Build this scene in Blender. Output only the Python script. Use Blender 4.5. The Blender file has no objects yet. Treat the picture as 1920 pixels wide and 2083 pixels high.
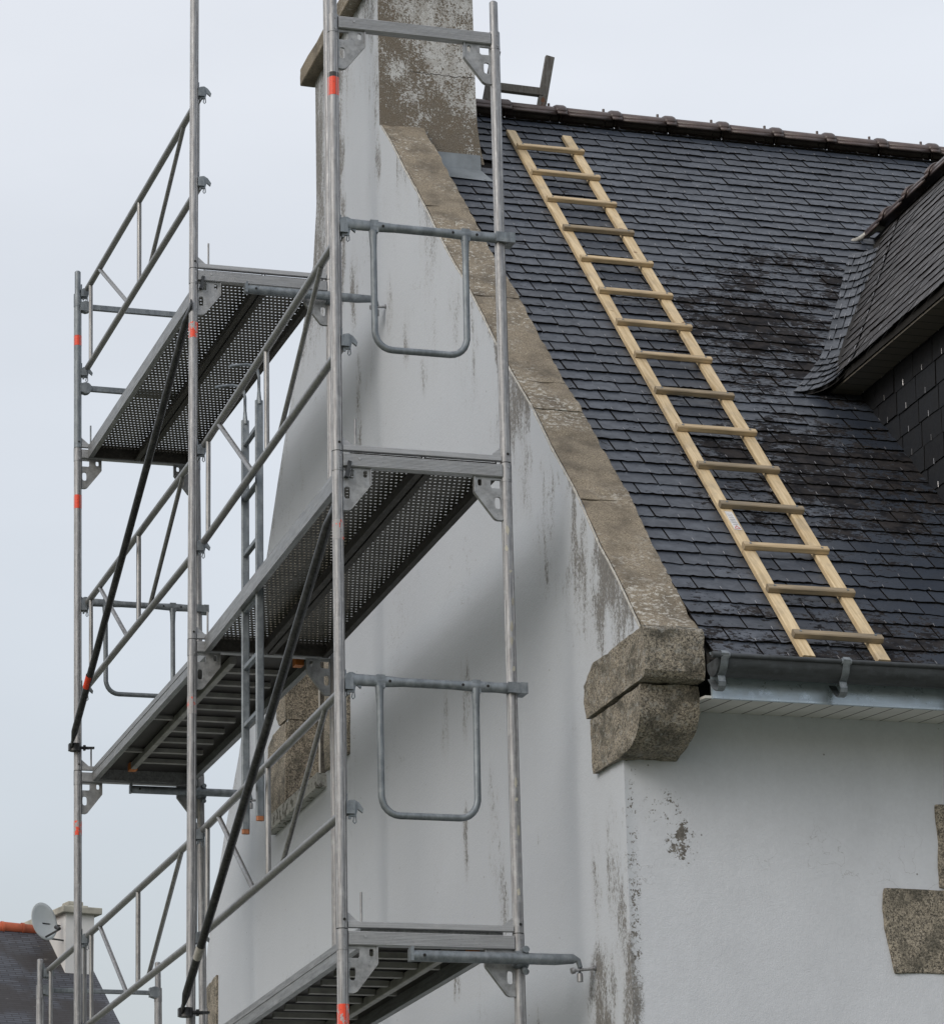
import bpy, bmesh, math, random
from mathutils import Vector, Matrix, noise
from mathutils.geometry import tessellate_polygon
random.seed(7)
S = bpy.context.scene
COL = S.collection
V = Vector

# ------------------------------------------------------------------ camera
cam_d = bpy.data.cameras.new('camera'); cam = bpy.data.objects.new('camera', cam_d); COL.objects.link(cam)
YAW, PITCH, ROLL = math.radians(16.82847815), math.radians(17.34082435), math.radians(-1.34060099)
_f = V((math.sin(YAW)*math.cos(PITCH), math.cos(YAW)*math.cos(PITCH), math.sin(PITCH)))
_r = V((math.cos(YAW), -math.sin(YAW), 0)); _u = _r.cross(_f)
_r2 = math.cos(ROLL)*_r + math.sin(ROLL)*_u; _u2 = -math.sin(ROLL)*_r + math.cos(ROLL)*_u
cam.matrix_world = Matrix.Translation((-3.153, -12.338, 1.751)) @ Matrix((_r2, _u2, -_f)).transposed().to_4x4()
cam_d.sensor_fit = 'HORIZONTAL'; cam_d.sensor_width = 36.0; cam_d.lens = 36.0*6563.35/1920.0
cam_d.clip_start = 0.1; cam_d.clip_end = 5000
S.camera = cam

# ------------------------------------------------------------------ sky and sun (overcast)
SUN_EL, SUN_AZ = math.radians(34), math.radians(-122)   # azimuth from +y, clockwise
w = bpy.data.worlds.new('World'); S.world = w; w.use_nodes = True
nt = w.node_tree; nt.nodes.clear()
out = nt.nodes.new('ShaderNodeOutputWorld')
sky = nt.nodes.new('ShaderNodeTexSky'); sky.sky_type = 'NISHITA'; sky.sun_disc = False
sky.sun_elevation = SUN_EL; sky.sun_rotation = SUN_AZ; sky.air_density = 1.5; sky.dust_density = 4
bg1 = nt.nodes.new('ShaderNodeBackground'); bg1.inputs[1].default_value = 0.05; sky.altitude = 100
nt.links.new(sky.outputs[0], bg1.inputs[0])
tc = nt.nodes.new('ShaderNodeTexCoord')
mp = nt.nodes.new('ShaderNodeMapping'); mp.inputs['Scale'].default_value = (1, 1, 2.6); mp.inputs['Location'].default_value = (3.1, .4, 1.7)
nz = nt.nodes.new('ShaderNodeTexNoise'); nz.inputs['Scale'].default_value = 3.6; nz.inputs['Detail'].default_value = 6; nz.inputs['Roughness'].default_value = .45
nt.links.new(tc.outputs['Generated'], mp.inputs[0]); nt.links.new(mp.outputs[0], nz.inputs['Vector'])
sx = nt.nodes.new('ShaderNodeSeparateXYZ'); nt.links.new(tc.outputs['Generated'], sx.inputs[0])
rp = nt.nodes.new('ShaderNodeValToRGB'); nt.links.new(sx.outputs['Z'], rp.inputs[0])
e = rp.color_ramp.elements
e[0].position = 0.0; e[0].color = (.13, .135, .14, 1)
e[1].position = 1.0; e[1].color = (.66, .665, .68, 1)
for p_, c_ in ((.07, (.20, .21, .22)), (.13, (.44, .455, .49)), (.20, (.49, .505, .545)), (.42, (.735, .735, .755))):
    q_ = e.new(p_); q_.color = (*c_, 1)
mr = nt.nodes.new('ShaderNodeMapRange'); mr.inputs[1].default_value = .32; mr.inputs[2].default_value = .68
mr.inputs[3].default_value = .92; mr.inputs[4].default_value = 1.07
nt.links.new(nz.outputs[0], mr.inputs[0])
mu = nt.nodes.new('ShaderNodeVectorMath'); mu.operation = 'SCALE'
nt.links.new(rp.outputs[0], mu.inputs[0]); nt.links.new(mr.outputs[0], mu.inputs['Scale'])
bg2 = nt.nodes.new('ShaderNodeBackground'); bg2.inputs[1].default_value = 0.97
nt.links.new(mu.outputs[0], bg2.inputs[0])
ad = nt.nodes.new('ShaderNodeAddShader')
nt.links.new(bg1.outputs[0], ad.inputs[0]); nt.links.new(bg2.outputs[0], ad.inputs[1]); nt.links.new(ad.outputs[0], out.inputs[0])

sd = bpy.data.lights.new('sun', 'SUN'); sd.energy = 0.92; sd.angle = math.radians(28); sd.color = (1, .985, .965)
sun = bpy.data.objects.new('sun', sd); COL.objects.link(sun)
_sv = V((math.sin(SUN_AZ)*math.cos(SUN_EL), math.cos(SUN_AZ)*math.cos(SUN_EL), math.sin(SUN_EL)))
sun.rotation_euler = _sv.to_track_quat('Z', 'Y').to_euler(); sun.location = (-20, -20, 40)
S.view_settings.view_transform = 'Standard'; S.view_settings.look = 'None'
S.view_settings.exposure = 0.0; S.view_settings.gamma = 1; S.view_settings.use_curve_mapping = False

# ------------------------------------------------------------------ node helper and materials
class G:
    def __init__(s, name, rough=.8, metal=0., spec=.5):
        s.m = bpy.data.materials.new(name); s.m.use_nodes = True; s.t = s.m.node_tree; s.N = s.t.nodes
        s.b = s.N['Principled BSDF']; s.b.inputs['Roughness'].default_value = rough
        s.b.inputs['Metallic'].default_value = metal; s.b.inputs['Specular IOR Level'].default_value = spec
        s.g = s.N.new('ShaderNodeNewGeometry'); s.pos = s.g.outputs['Position']; s.isl = s.g.outputs['Random Per Island']
        s.oc = s.N.new('ShaderNodeTexCoord').outputs['Object']
    def L(s, a, b): s.t.links.new(a, b)
    def put(s, inp, v):
        if hasattr(v, 'is_output'): s.L(v, inp)
        elif isinstance(v, (tuple, list)) and inp.type == 'RGBA': inp.default_value = (*v[:3], 1)
        else: inp.default_value = v
    def map(s, vec, scale=(1, 1, 1), loc=(0, 0, 0), rot=(0, 0, 0)):
        n = s.N.new('ShaderNodeMapping'); s.put(n.inputs[0], vec); n.inputs['Scale'].default_value = scale
        n.inputs['Location'].default_value = loc; n.inputs['Rotation'].default_value = rot; return n.outputs[0]
    def noise(s, vec, sc, det=3, ro=.5, dist=0):
        n = s.N.new('ShaderNodeTexNoise'); s.put(n.inputs['Vector'], vec); n.inputs['Scale'].default_value = sc
        n.inputs['Detail'].default_value = det; n.inputs['Roughness'].default_value = ro; n.inputs['Distortion'].default_value = dist
        return n.outputs[0]
    def vor(s, vec, sc, out='Distance', feat='F1'):
        n = s.N.new('ShaderNodeTexVoronoi'); n.feature = feat; s.put(n.inputs['Vector'], vec); n.inputs['Scale'].default_value = sc
        return n.outputs[out]
    def rng(s, v, a, b, c=0., d=1.):
        n = s.N.new('ShaderNodeMapRange'); s.put(n.inputs[0], v)
        for i, q in enumerate((a, b, c, d)): s.put(n.inputs[i+1], q)
        return n.outputs[0]
    def mth(s, op, a, b=0., c=0., clamp=False):
        n = s.N.new('ShaderNodeMath'); n.operation = op; n.use_clamp = clamp
        s.put(n.inputs[0], a); s.put(n.inputs[1], b); s.put(n.inputs[2], c); return n.outputs[0]
    def mix(s, f, a, b, bt='MIX'):
        n = s.N.new('ShaderNodeMix'); n.data_type = 'RGBA'; n.blend_type = bt
        s.put(n.inputs['Factor'], f); s.put(n.inputs['A'], a); s.put(n.inputs['B'], b)
        return n.outputs['Result']
    def xyz(s, v):
        n = s.N.new('ShaderNodeSeparateXYZ'); s.put(n.inputs[0], v); return n.outputs
    def blob(s, yz, c, r, soft=.6):
        """soft ellipse mask in two scalar coords"""
        a = s.mth('DIVIDE', s.mth('SUBTRACT', yz[0], c[0]), r[0]); b = s.mth('DIVIDE', s.mth('SUBTRACT', yz[1], c[1]), r[1])
        d = s.mth('ADD', s.mth('MULTIPLY', a, a), s.mth('MULTIPLY', b, b))
        return s.rng(d, 1.0, 1.0-soft if soft < 1 else 0., 0, 1)
    def bump(s, h, st=.3, dist=.01):
        n = s.N.new('ShaderNodeBump'); n.inputs['Strength'].default_value = st; n.inputs['Distance'].default_value = dist
        s.put(n.inputs['Height'], h); s.L(n.outputs[0], s.b.inputs['Normal'])
    def col(s, c): s.put(s.b.inputs['Base Color'], c)
    def rou(s, c): s.put(s.b.inputs['Roughness'], c)

def mx(g, *vals):
    r = vals[0]
    for v in vals[1:]: r = g.mth('MAXIMUM', r, v)
    return r

def metal_mat(name, base, dark, light, rough=.42, metal=.75, streak=(40, 40, 3), scratch=.5, spots=None):
    g = G(name, rough, metal)
    v = g.map(g.oc, streak)
    n1 = g.noise(v, 3, 4, .6); n2 = g.noise(g.oc, 24, 4, .65)
    c = g.mix(g.rng(n1, .35, .68), dark, base)
    c = g.mix(g.rng(n2, .5, .75, 0, scratch), c, light)
    n3 = g.noise(g.oc, 90, 2, .6)
    c = g.mix(g.rng(n3, .66, .76, 0, .5), c, tuple(x*.35 for x in dark))
    if spots:
        n4 = g.noise(g.map(g.oc, (1, 1, .5)), 9, 4, .7)
        c = g.mix(g.rng(n4, spots[0], spots[0]+.03, 0, .9), c, spots[1])
    g.col(c); g.rou(g.rng(n2, .3, .7, rough-.08, rough+.16)); g.bump(n2, .08, .002)
    return g.m

M = {}
M['alu'] = metal_mat('aluminium', (.37, .38, .395), (.21, .212, .222), (.56, .57, .59), .48, .6, spots=(.705, (.60, .59, .55)))
M['alu_dull'] = metal_mat('dull_aluminium', (.38, .39, .40), (.23, .235, .24), (.52, .53, .54), .5, .55, streak=(9, 9, 9), spots=(.70, (.62, .60, .50)))
M['alu_h'] = metal_mat('ribbed_aluminium', (.44, .45, .465), (.33, .335, .345), (.58, .59, .61), .48, .55, streak=(2, 30, 60), scratch=.35)
M['tube'] = metal_mat('guardrail_tube', (.36, .365, .37), (.21, .21, .21), (.50, .50, .50), .38, .75)
M['galv'] = metal_mat('galvanised_steel', (.25, .28, .305), (.15, .17, .19), (.38, .41, .43), .5, .55, streak=(12, 12, 4))
M['brace'] = metal_mat('dark_steel_tube', (.075, .078, .082), (.035, .036, .038), (.16, .16, .16), .38, .7, streak=(30, 30, 5))
M['under'] = metal_mat('dark_brown_steel', (.062, .057, .05), (.03, .027, .024), (.12, .115, .105), .6, .3, streak=(20, 3, 20))  # dark brown; covers deck parts other than the outer side web
M['deck_alu'] = metal_mat('deck_side_aluminium', (.34, .35, .36), (.20, .205, .21), (.5, .51, .52), .45, .65, streak=(30, 2, 30))
M['zinc'] = metal_mat('zinc_sheet', (.52, .61, .69), (.42, .49, .56), (.62, .70, .77), .30, .5, streak=(2, 12, 12))
M['zinc_dark'] = metal_mat('weathered_zinc', (.055, .063, .071), (.03, .034, .038), (.10, .112, .124), .60, .0, streak=(2, 12, 12))
M['rusty'] = metal_mat('old_steel_bar', (.15, .145, .135), (.075, .065, .055), (.23, .23, .22), .6, .4, spots=(.66, (.13, .06, .03)))

def plain(name, c, rough=.7, metal=0., var=.25, sc=20, bump=.1):
    g = G(name, rough, metal); n = g.noise(g.oc, sc, 4, .6)
    g.col(g.mix(g.rng(n, .3, .7), tuple(x*(1-var) for x in c), tuple(x*(1+var*.6) for x in c))); g.bump(n, bump, .003); return g.m
M['black'] = plain('hole_black', (.01, .01, .01), .8)  # painted black in place of the shade inside holes and joint gaps
M['orange'] = plain('orange_plastic', (.55, .17, .03), .5)
M['endcap'] = plain('faded_orange_cap', (.34, .13, .055), .6)
M['brown_tile'] = plain('brown_clay_tile', (.085, .062, .058), .38, 0, .35, 14)
M['red_tile'] = plain('orange_clay_tile', (.42, .10, .045), .7, 0, .5, 2)
M['mortar'] = plain('white_mortar', (.44, .43, .40), .9, 0, .35, 60, .5)
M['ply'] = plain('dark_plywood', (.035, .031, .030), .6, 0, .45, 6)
M['crossbar'] = plain('deck_cross_bar', (.33, .325, .31), .55, .3, .35, 9)
M['lead'] = plain('grey_flashing', (.20, .225, .245), .45, .2, .25, 8)
M['plastic_white'] = plain('white_label', (.62, .62, .62), .5)
M['red_ink'] = plain('red_ink', (.5, .05, .04), .6)
M['grey_ink'] = plain('grey_ink', (.22, .22, .24), .6)
M['black_ink'] = plain('black_ink', (.03, .03, .03), .6)
g = G('mossy_sill', .9); a_ = g.noise(g.pos, 18, 5, .7); b_ = g.noise(g.pos, 90, 2, .6)
c = g.mix(g.rng(b_, .4, .6), (.36, .36, .34), (.47, .47, .45)); c = g.mix(g.rng(a_, .52, .58, 0, .85), c, (.07, .066, .05)); g.col(c); g.bump(a_, .5, .01); M['sill'] = g.m
M['paint_white'] = plain('neighbour_white_render', (.66, .66, .66), .9, 0, .10, 1.5)
M['cap_stone'] = plain('pale_cap_stone', (.40, .39, .34), .9, 0, .35, 3)
M['dish'] = plain('dish_grey', (.46, .49, .50), .5, 0, .08, 4)

def tape_mat(name, thr):
    g = G(name, .45); n = g.noise(g.map(g.oc, (1, 1, .6)), 45, 4, .7)
    c = g.mix(g.rng(n, thr, thr+.03), (.80, .065, .022), (.36, .36, .37))
    n2 = g.noise(g.oc, 120, 2, .6); c = g.mix(g.rng(n2, .62, .68, 0, .75), c, (.12, .04, .03))
    g.col(c); return g.m
M['tape'] = tape_mat('red_tape', .66); M['tape_worn'] = tape_mat('worn_red_tape', .50); M['tape_gone'] = tape_mat('peeled_tape', .40)

def wood(name, a, b, grey=.2):
    g = G(name, .62)
    v = g.map(g.map(g.oc, rot=(-math.atan(.945), 0, 0)), (30, 1.6, 30))
    n = g.noise(v, 2.2, 5, .6, .6); c = g.mix(g.rng(n, .33, .66), a, b)
    n2 = g.noise(g.map(g.oc, (3, 1, 3)), 3.5, 3, .6)
    c = g.mix(g.rng(n2, .5, .72, 0, grey), c, (.22, .19, .15))
    k = g.noise(g.oc, 16, 1, .5); c = g.mix(g.rng(k, .74, .78, 0, .8), c, (.16, .08, .03))
    g.col(c); g.bump(n, .15, .002); return g.m
M['wood'] = wood('pine_rail', (.45, .335, .185), (.68, .545, .35), .40)
M['wood_rung'] = None
def wood_x(name, a, b, grey):
    g = G(name, .65); v = g.map(g.oc, (2.4, 30, 30)); n = g.noise(v, 2.2, 5, .6, .8)
    c = g.mix(g.rng(n, .33, .66), a, b)
    n2 = g.noise(g.map(g.oc, (1, 2, 2)), 4, 3, .6); c = g.mix(g.rng(n2, .45, .7, 0, grey), c, (.17, .145, .11))
    g.col(c); g.bump(n, .15, .002); return g.m
M['rung_a'] = wood_x('pine_rung', (.38, .285, .165), (.60, .47, .30), .45)
M['rung_b'] = wood_x('weathered_rung', (.20, .16, .105), (.34, .27, .18), .75)

def granite(name, tint=1.0, lich=.0):
    g = G(name, .85)
    a = g.noise(g.pos, 95, 3, .75); b = g.noise(g.pos, 210, 1, .5); c_ = g.noise(g.pos, 9, 5, .68)
    c = g.mix(g.rng(a, .38, .60), (.070*tint, .063*tint, .052*tint), (.35*tint, .31*tint, .245*tint))
    c = g.mix(g.rng(b, .60, .66, 0, .75), c, (.42*tint, .38*tint, .32*tint))
    c = g.mix(g.rng(b, .40, .36, 0, .7), c, (.018, .015, .013))
    c = g.mix(g.rng(c_, .48, .64, 0, .75), c, (.050*tint, .048*tint, .038*tint))
    if lich:
        l = g.noise(g.pos, 30, 5, .75); c = g.mix(g.rng(l, .54, .62, 0, lich), c, (.36, .36, .34))
    g.col(c); h = g.mth('ADD', g.mth('MULTIPLY', a, .4), c_); g.bump(h, .8, .016); return g.m
M['granite'] = granite('granite_block', 1.0, .5)
M['granite_clean'] = granite('granite_jamb', 1.12, 0)

def coping_mat():
    g = G('brown_coping_concrete', .9)
    a = g.noise(g.pos, 170, 2, .7); b = g.noise(g.pos, 7, 5, .6); l = g.noise(g.map(g.pos, (1, 1.4, 1.4)), 40, 5, .78); l0 = g.noise(g.pos, 2.3, 3, .5)
    c = g.mix(g.rng(a, .36, .64), (.135, .113, .083), (.31, .265, .20))
    c = g.mix(g.rng(b, .45, .66, 0, .7), c, (.075, .063, .048))
    lm = g.mth('MULTIPLY', g.mth('ADD', g.rng(l, .56, .60), g.mth('MULTIPLY', g.rng(l, .53, .57), g.rng(g.xyz(g.pos)[2], 7.2, 6.4)), clamp=True), g.rng(l0, .46, .57))
    c = g.mix(g.mth('MULTIPLY', lm, .85), c, (.50, .49, .45))
    sp = g.vor(g.pos, 38); c = g.mix(g.mth('MULTIPLY', g.rng(sp, .12, .07), g.rng(g.noise(g.pos, 9, 2), .52, .6)), c, (.45, .42, .33))
    g.col(c); g.bump(g.mth('ADD', a, b), .4, .006); return g.m
M['coping'] = coping_mat()

def chimney_mat():
    g = G('flaking_chimney_render', .92)
    p = g.xyz(g.pos); x, y, z = p[0], p[1], p[2]
    f1 = g.mth('ADD', g.mth('MULTIPLY', g.noise(g.pos, 48, 6, .8, .2), .48), g.mth('ADD', g.mth('MULTIPLY', g.noise(g.pos, 110, 3, .75), .40), g.mth('MULTIPLY', g.noise(g.pos, 14, 3, .6), .12))); f2 = g.noise(g.pos, 4.2, 4, .6); a = g.noise(g.pos, 170, 2, .7)
    brown = g.mix(g.rng(a, .36, .64), (.085, .074, .06), (.24, .21, .17))
    brown = g.mix(g.rng(g.noise(g.pos, 13, 4, .6), .45, .65, 0, .6), brown, (.16, .13, .095))
    white = g.mix(g.rng(a, .4, .6), (.47, .48, .48), (.60, .61, .61))
    white = g.mix(g.rng(g.noise(g.map(g.pos, (1, 1, .5)), 20, 4, .7), .42, .66, 0, .55), white, (.24, .215, .18))
    thr = g.mth('ADD', .488, g.mth('MULTIPLY', g.mth('SUBTRACT', f2, .5), .36))
    lo = g.rng(z, 9.14, 8.96, 0, .085); le = g.rng(x, 1.20, 1.05, 0, .05)
    right = g.mth('MULTIPLY', g.rng(x, 1.36, 1.50, 0, -.025), g.rng(z, 9.05, 9.2))
    thr = g.mth('ADD', g.mth('ADD', thr, lo), g.mth('ADD', le, right))
    m = g.rng(g.mth('SUBTRACT', f1, thr), .0, .02)
    c = g.mix(m, brown, white)
    # crack
    cz = g.mth('ADD', 9.262, g.mth('MULTIPLY', g.mth('SUBTRACT', g.noise(g.map(g.pos, (9, 1, 1)), 3, 3, .6), .5), .05))
    cr = g.rng(g.mth('ABSOLUTE', g.mth('SUBTRACT', z, cz)), .004, .001); cr = g.mth('MULTIPLY', cr, g.rng(x, 1.20, 1.24))
    c = g.mix(cr, c, (.03, .025, .02))
    g.col(c); g.bump(g.mth('ADD', g.mth('MULTIPLY', m, .6), g.mth('ADD', a, f1)), .45, .006); return g.m
M['chimney'] = chimney_mat()

def wall_mat(name, base):
    g = G(name, .93)
    p = g.xyz(g.pos); y, z, x = p[1], p[2], p[0]
    fine = g.noise(g.pos, 190, 3, .6); big = g.noise(g.map(g.pos, (1, 1, .4)), 1.7, 4, .55)
    c = g.mix(g.rng(big, .3, .7), tuple(v*.93 for v in base), tuple(min(.8, v*1.05) for v in base))
    gr1 = g.noise(g.pos, 55, 3, .7); gr2 = g.noise(g.pos, 7, 4, .65)
    c = g.mix(g.rng(gr1, .35, .65, .10, 0), c, tuple(v*.55 for v in base)); c = g.mix(g.rng(gr2, .42, .68, 0, .16), c, tuple(v*.72 for v in base))
    c = g.mix(g.mth('MULTIPLY', g.rng(x, 1.10, 1.045), g.rng(big, .2, .8, .78, 1.0)), c, tuple(v*q_ for v, q_ in zip(base, (.785, .80, .805))))  # gable face: greyer tone, and its weaker light is darkened into the colour
    stk = g.noise(g.map(g.pos, (6, 6, .5)), 2.2, 4, .6); c = g.mix(g.rng(stk, .48, .75, 0, .14), c, tuple(v*.74 for v in base))
    # stains
    sv = g.noise(g.map(g.pos, (1, 1, .55)), 105, 5, .80); sv2 = g.noise(g.map(g.pos, (1, 1, .3)), 14, 4, .6)
    rake = g.mth('SUBTRACT', g.mth('ADD', g.mth('MULTIPLY', y, 1.008), 5.86), z)      # height under the front rake
    gable = g.rng(x, 1.10, 1.05)
    patch = g.noise(g.map(g.pos, (1, 1, .38)), 3.6, 3, .6)
    lower = g.rng(y, 1.9, .5, .45, 1.)
    r1 = g.mth('MULTIPLY', g.mth('MULTIPLY', g.rng(rake, .80, .0, 0, 1.25), g.rng(patch, .40, .56)), lower)
    rear = g.mth('SUBTRACT', g.mth('SUBTRACT', 14.30, g.mth('MULTIPLY', y, 1.21)), z)
    r2 = g.mth('MULTIPLY', g.rng(rear, .34, .0), .42)
    ch = g.mth('MULTIPLY', g.rng(y, 4.12, 4.40), g.rng(z, 8.0, 8.6))
    corner = g.mth('MULTIPLY', g.rng(y, -.25, -.44), g.mth('MULTIPLY', g.rng(patch, .45, .6), g.rng(z, 4.66, 4.5)))
    bl = [((3.95, 8.95), (.17, 1.1), 1.15), ((3.66, 8.2), (.13, .35), .85), ((4.12, 9.5), (.14, .6), 1.0), ((3.12, 8.75), (.09, .22), .9), ((3.6, 7.4), (.10, .5), .8), ((3.35, 7.55), (.12, .3), .5), ((5.35, 6.95), (.12, .5), .45),
          ((4.9, 7.3), (.10, .6), .4), ((1.7, 5.42), (.12, .3), .6), ((2.05, 5.35), (.10, .25), .5), ((1.30, 4.70), (.13, .4), .55), ((1.75, 4.75), (.08, .24), .8),
          ((1.18, 4.28), (.12, .42), .55), ((1.95, 4.10), (.09, .10), .85), ((-.12, 3.62), (.24, .40), 1.25), ((-.30, 4.25), (.12, .35), .75), ((-.10, 4.22), (.10, .3), .55),
          ((.95, 6.55), (.10, .25), .65), ((2.62, 7.55), (.10, .22), .6), ((2.2, 7.3), (.3, .25), .4), ((.72, 3.62), (.12, .25), .7), ((.42, 5.75), (.2, .25), .55), ((2.92, 7.85), (.10, .22), .6)]
    rs = []
    for cc, rr, k in bl: rs.append(g.mth('MULTIPLY', g.blob((y, z), cc, rr, .95), k))
    brk = g.rng(g.noise(g.map(g.pos, (1, 1, .5)), 8.5, 4, .65), .38, .62, .35, 1.15)
    rs = [g.mth('MULTIPLY', q_, brk) for q_ in rs]
    reg = mx(g, r1, r2, g.mth('MULTIPLY', ch, 1.0), corner, *rs)
    reg = g.mth('MULTIPLY', reg, gable)
    # facade blobs (x,z)
    fb = [((1.275, 4.335), (.045, .055), 1.5), ((1.262, 4.262), (.06, .045), 1.45), ((1.27, 4.30), (.08, .12), .7), ((1.20, 4.43), (.12, .12), .35), ((1.065, 4.2), (.035, .9), .45)]
    fs = [g.mth('MULTIPLY', g.blob((x, z), cc, rr, .95), k) for cc, rr, k in fb]
    fac = g.mth('MULTIPLY', mx(g, *fs), g.rng(y, -.40, -.47))
    sn = g.mth('ADD', g.mth('MULTIPLY', sv, .62), g.mth('MULTIPLY', sv2, .38))
    st = g.rng(g.mth('ADD', sn, g.mth('MULTIPLY', reg, .16)), .585, .645)
    st = g.mth('MULTIPLY', st, g.rng(reg, .02, .45, 0, .82))
    iso = g.mth('ADD', g.mth('MULTIPLY', g.noise(g.pos, 34, 5, .72), .6), g.mth('MULTIPLY', g.noise(g.pos, 120, 3, .7), .4))
    sf = g.rng(g.mth('ADD', iso, g.mth('MULTIPLY', fac, .115)), .600, .622); sf = g.mth('MULTIPLY', sf, g.rng(fac, .02, .3, 0, .95)); st = g.mth('MAXIMUM', st, sf)
    halo = g.mth('MULTIPLY', g.rng(reg, .1, 1.1), .16)
    c = g.mix(halo, c, (.30, .27, .22))
    c = g.mix(st, c, g.mix(g.rng(gr1, .4, .6), (.16, .148, .13), (.085, .076, .064)))
    # hairline cracks
    wob = g.noise(g.pos, 2.2, 5, .7)
    cr = g.vor(g.map(g.pos, (1.0, 1.0, .8), (3, 1, 2)), 1.15, 'Distance', 'DISTANCE_TO_EDGE')
    n = g.N.new('ShaderNodeTexVoronoi'); n.feature = 'DISTANCE_TO_EDGE'
    cv = g.N.new('ShaderNodeVectorMath'); cv.operation = 'ADD'; g.put(cv.inputs[0], g.pos)
    cn = g.N.new('ShaderNodeTexNoise'); g.put(cn.inputs['Vector'], g.pos); cn.inputs['Scale'].default_value = 7; cn.inputs['Detail'].default_value = 5
    g.L(cn.outputs['Color'], cv.inputs[1]); g.L(cv.outputs[0], n.inputs['Vector']); n.inputs['Scale'].default_value = 1.1
    ck = g.mth('MULTIPLY', g.rng(n.outputs[0], .0045, .001), g.rng(g.noise(g.pos, 1.6, 2), .56, .64, 0, .55))
    c = g.mix(ck, c, (.16, .15, .14))
    spk = g.vor(g.pos, 9); c = g.mix(g.mth('MULTIPLY', g.rng(spk, .045, .03), .65), c, (.10, .09, .08))
    g.col(c); g.bump(g.mth('ADD', g.mth('ADD', fine, g.mth('MULTIPLY', gr1, 1.3)), g.mth('ADD', g.mth('MULTIPLY', gr2, 1.5), g.mth('MULTIPLY', st, -.8))), .26, .005); return g.m
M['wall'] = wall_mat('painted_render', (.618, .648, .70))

def slate_mat(name, lo, hi, rough=.36, moss=0, rspread=.14):
    g = G(name, rough, 0, .5)
    p = g.xyz(g.pos)
    c = g.mix(g.isl, lo, hi)
    n = g.noise(g.map(g.pos, (1, 1, 1)), 17, 4, .65); c = g.mix(g.rng(n, .4, .7, 0, .5), c, tuple(v*.6 for v in lo))
    
    r = g.rng(n, .3, .7, rough-rspread*.5, rough+rspread)
    st = None
    if moss:
        f = g.noise(g.map(g.pos, (1, 1.5, 1.5)), 30, 5, .75); f2 = g.noise(g.pos, 5, 4, .6)
        f3 = g.noise(g.pos, 15, 3, .6)
        r1 = g.blob((p[0], p[1]), (2.55, 1.55), (.75, .75), .95); r2 = g.blob((p[0], p[1]), (2.45, .35), (1.1, .75), .95); r3 = g.blob((p[0], p[1]), (3.0, 2.1), (.7, .5), .9)
        r4 = g.blob((p[0], p[1]), (2.1, -.8), (1.3, .35), .9)
        reg = mx(g, r1, g.mth('MULTIPLY', r2, .95), g.mth('MULTIPLY', r3, .7), g.mth('MULTIPLY', r4, .75), .05)
        v = g.mth('ADD', g.mth('MULTIPLY', f, .5), g.mth('ADD', g.mth('MULTIPLY', f2, .38), g.mth('MULTIPLY', g.isl, .06)))
        st = g.rng(g.mth('ADD', v, g.mth('MULTIPLY', reg, .155)), .572, .590)
        mc = g.mix(g.rng(f3, .4, .6), (.010, .0085, .008), (.034, .029, .026))
        c = g.mix(g.mth('MULTIPLY', st, .82), c, mc)
        r = g.mth('ADD', r, g.mth('MULTIPLY', st, .45), clamp=True); g.put(g.b.inputs['Specular IOR Level'], g.rng(st, 0, 1, .5, .06))
    g.col(c); g.rou(r)
    tilt = g.N.new('ShaderNodeBump'); h = n
    if st: h = g.mth('ADD', n, g.mth('MULTIPLY', st, .6))
    g.bump(h, .28, .006); return g.m
M['slate'] = slate_mat('roof_slate', (.026, .033, .047), (.050, .061, .082), .40, 1)
M['slate_dormer'] = slate_mat('dormer_slate', (.032, .030, .031), (.066, .062, .063), .5, 0)
M['slate_valley'] = slate_mat('valley_slate', (.030, .036, .046), (.074, .083, .100), .42, 0)
M['slate_cheek'] = slate_mat('cheek_slate', (.007, .008, .011), (.013, .016, .021), .6, 0)  # the overhang's shade on the cheek is put into these darker slate colours
M['roof_under'] = plain('roof_battens', (.012, .011, .010), .9)
M['hook'] = plain('steel_hook', (.42, .42, .44), .35, .6, .1)
g = G('slate_edge', .9, 0, .1); g.col((.011, .010, .009)); M['slate_edge'] = g.m

def soffit_mat(name, axis, pitch, c0):
    g = G(name, .6); p = g.xyz(g.pos)
    f = g.mth('FRACT', g.mth('DIVIDE', p[axis], pitch)); ln = g.rng(g.mth('ABSOLUTE', g.mth('SUBTRACT', f, .5)), .455, .475)
    n = g.noise(g.pos, 12, 3); c = g.mix(g.rng(n, .4, .7, 0, .3), c0, tuple(v*.75 for v in c0)); c = g.mix(ln, c, (.04, .038, .035))
    g.col(c); g.bump(g.mth('MULTIPLY', ln, -1), .6, .006); return g.m
M['soffit'] = soffit_mat('pvc_soffit', 0, .0862, (.62, .62, .60)); M['soffit_d'] = soffit_mat('dormer_soffit', 1, .085, (.15, .138, .115))  # dormer boards are white-grey; their shade is put into the dark colour

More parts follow.
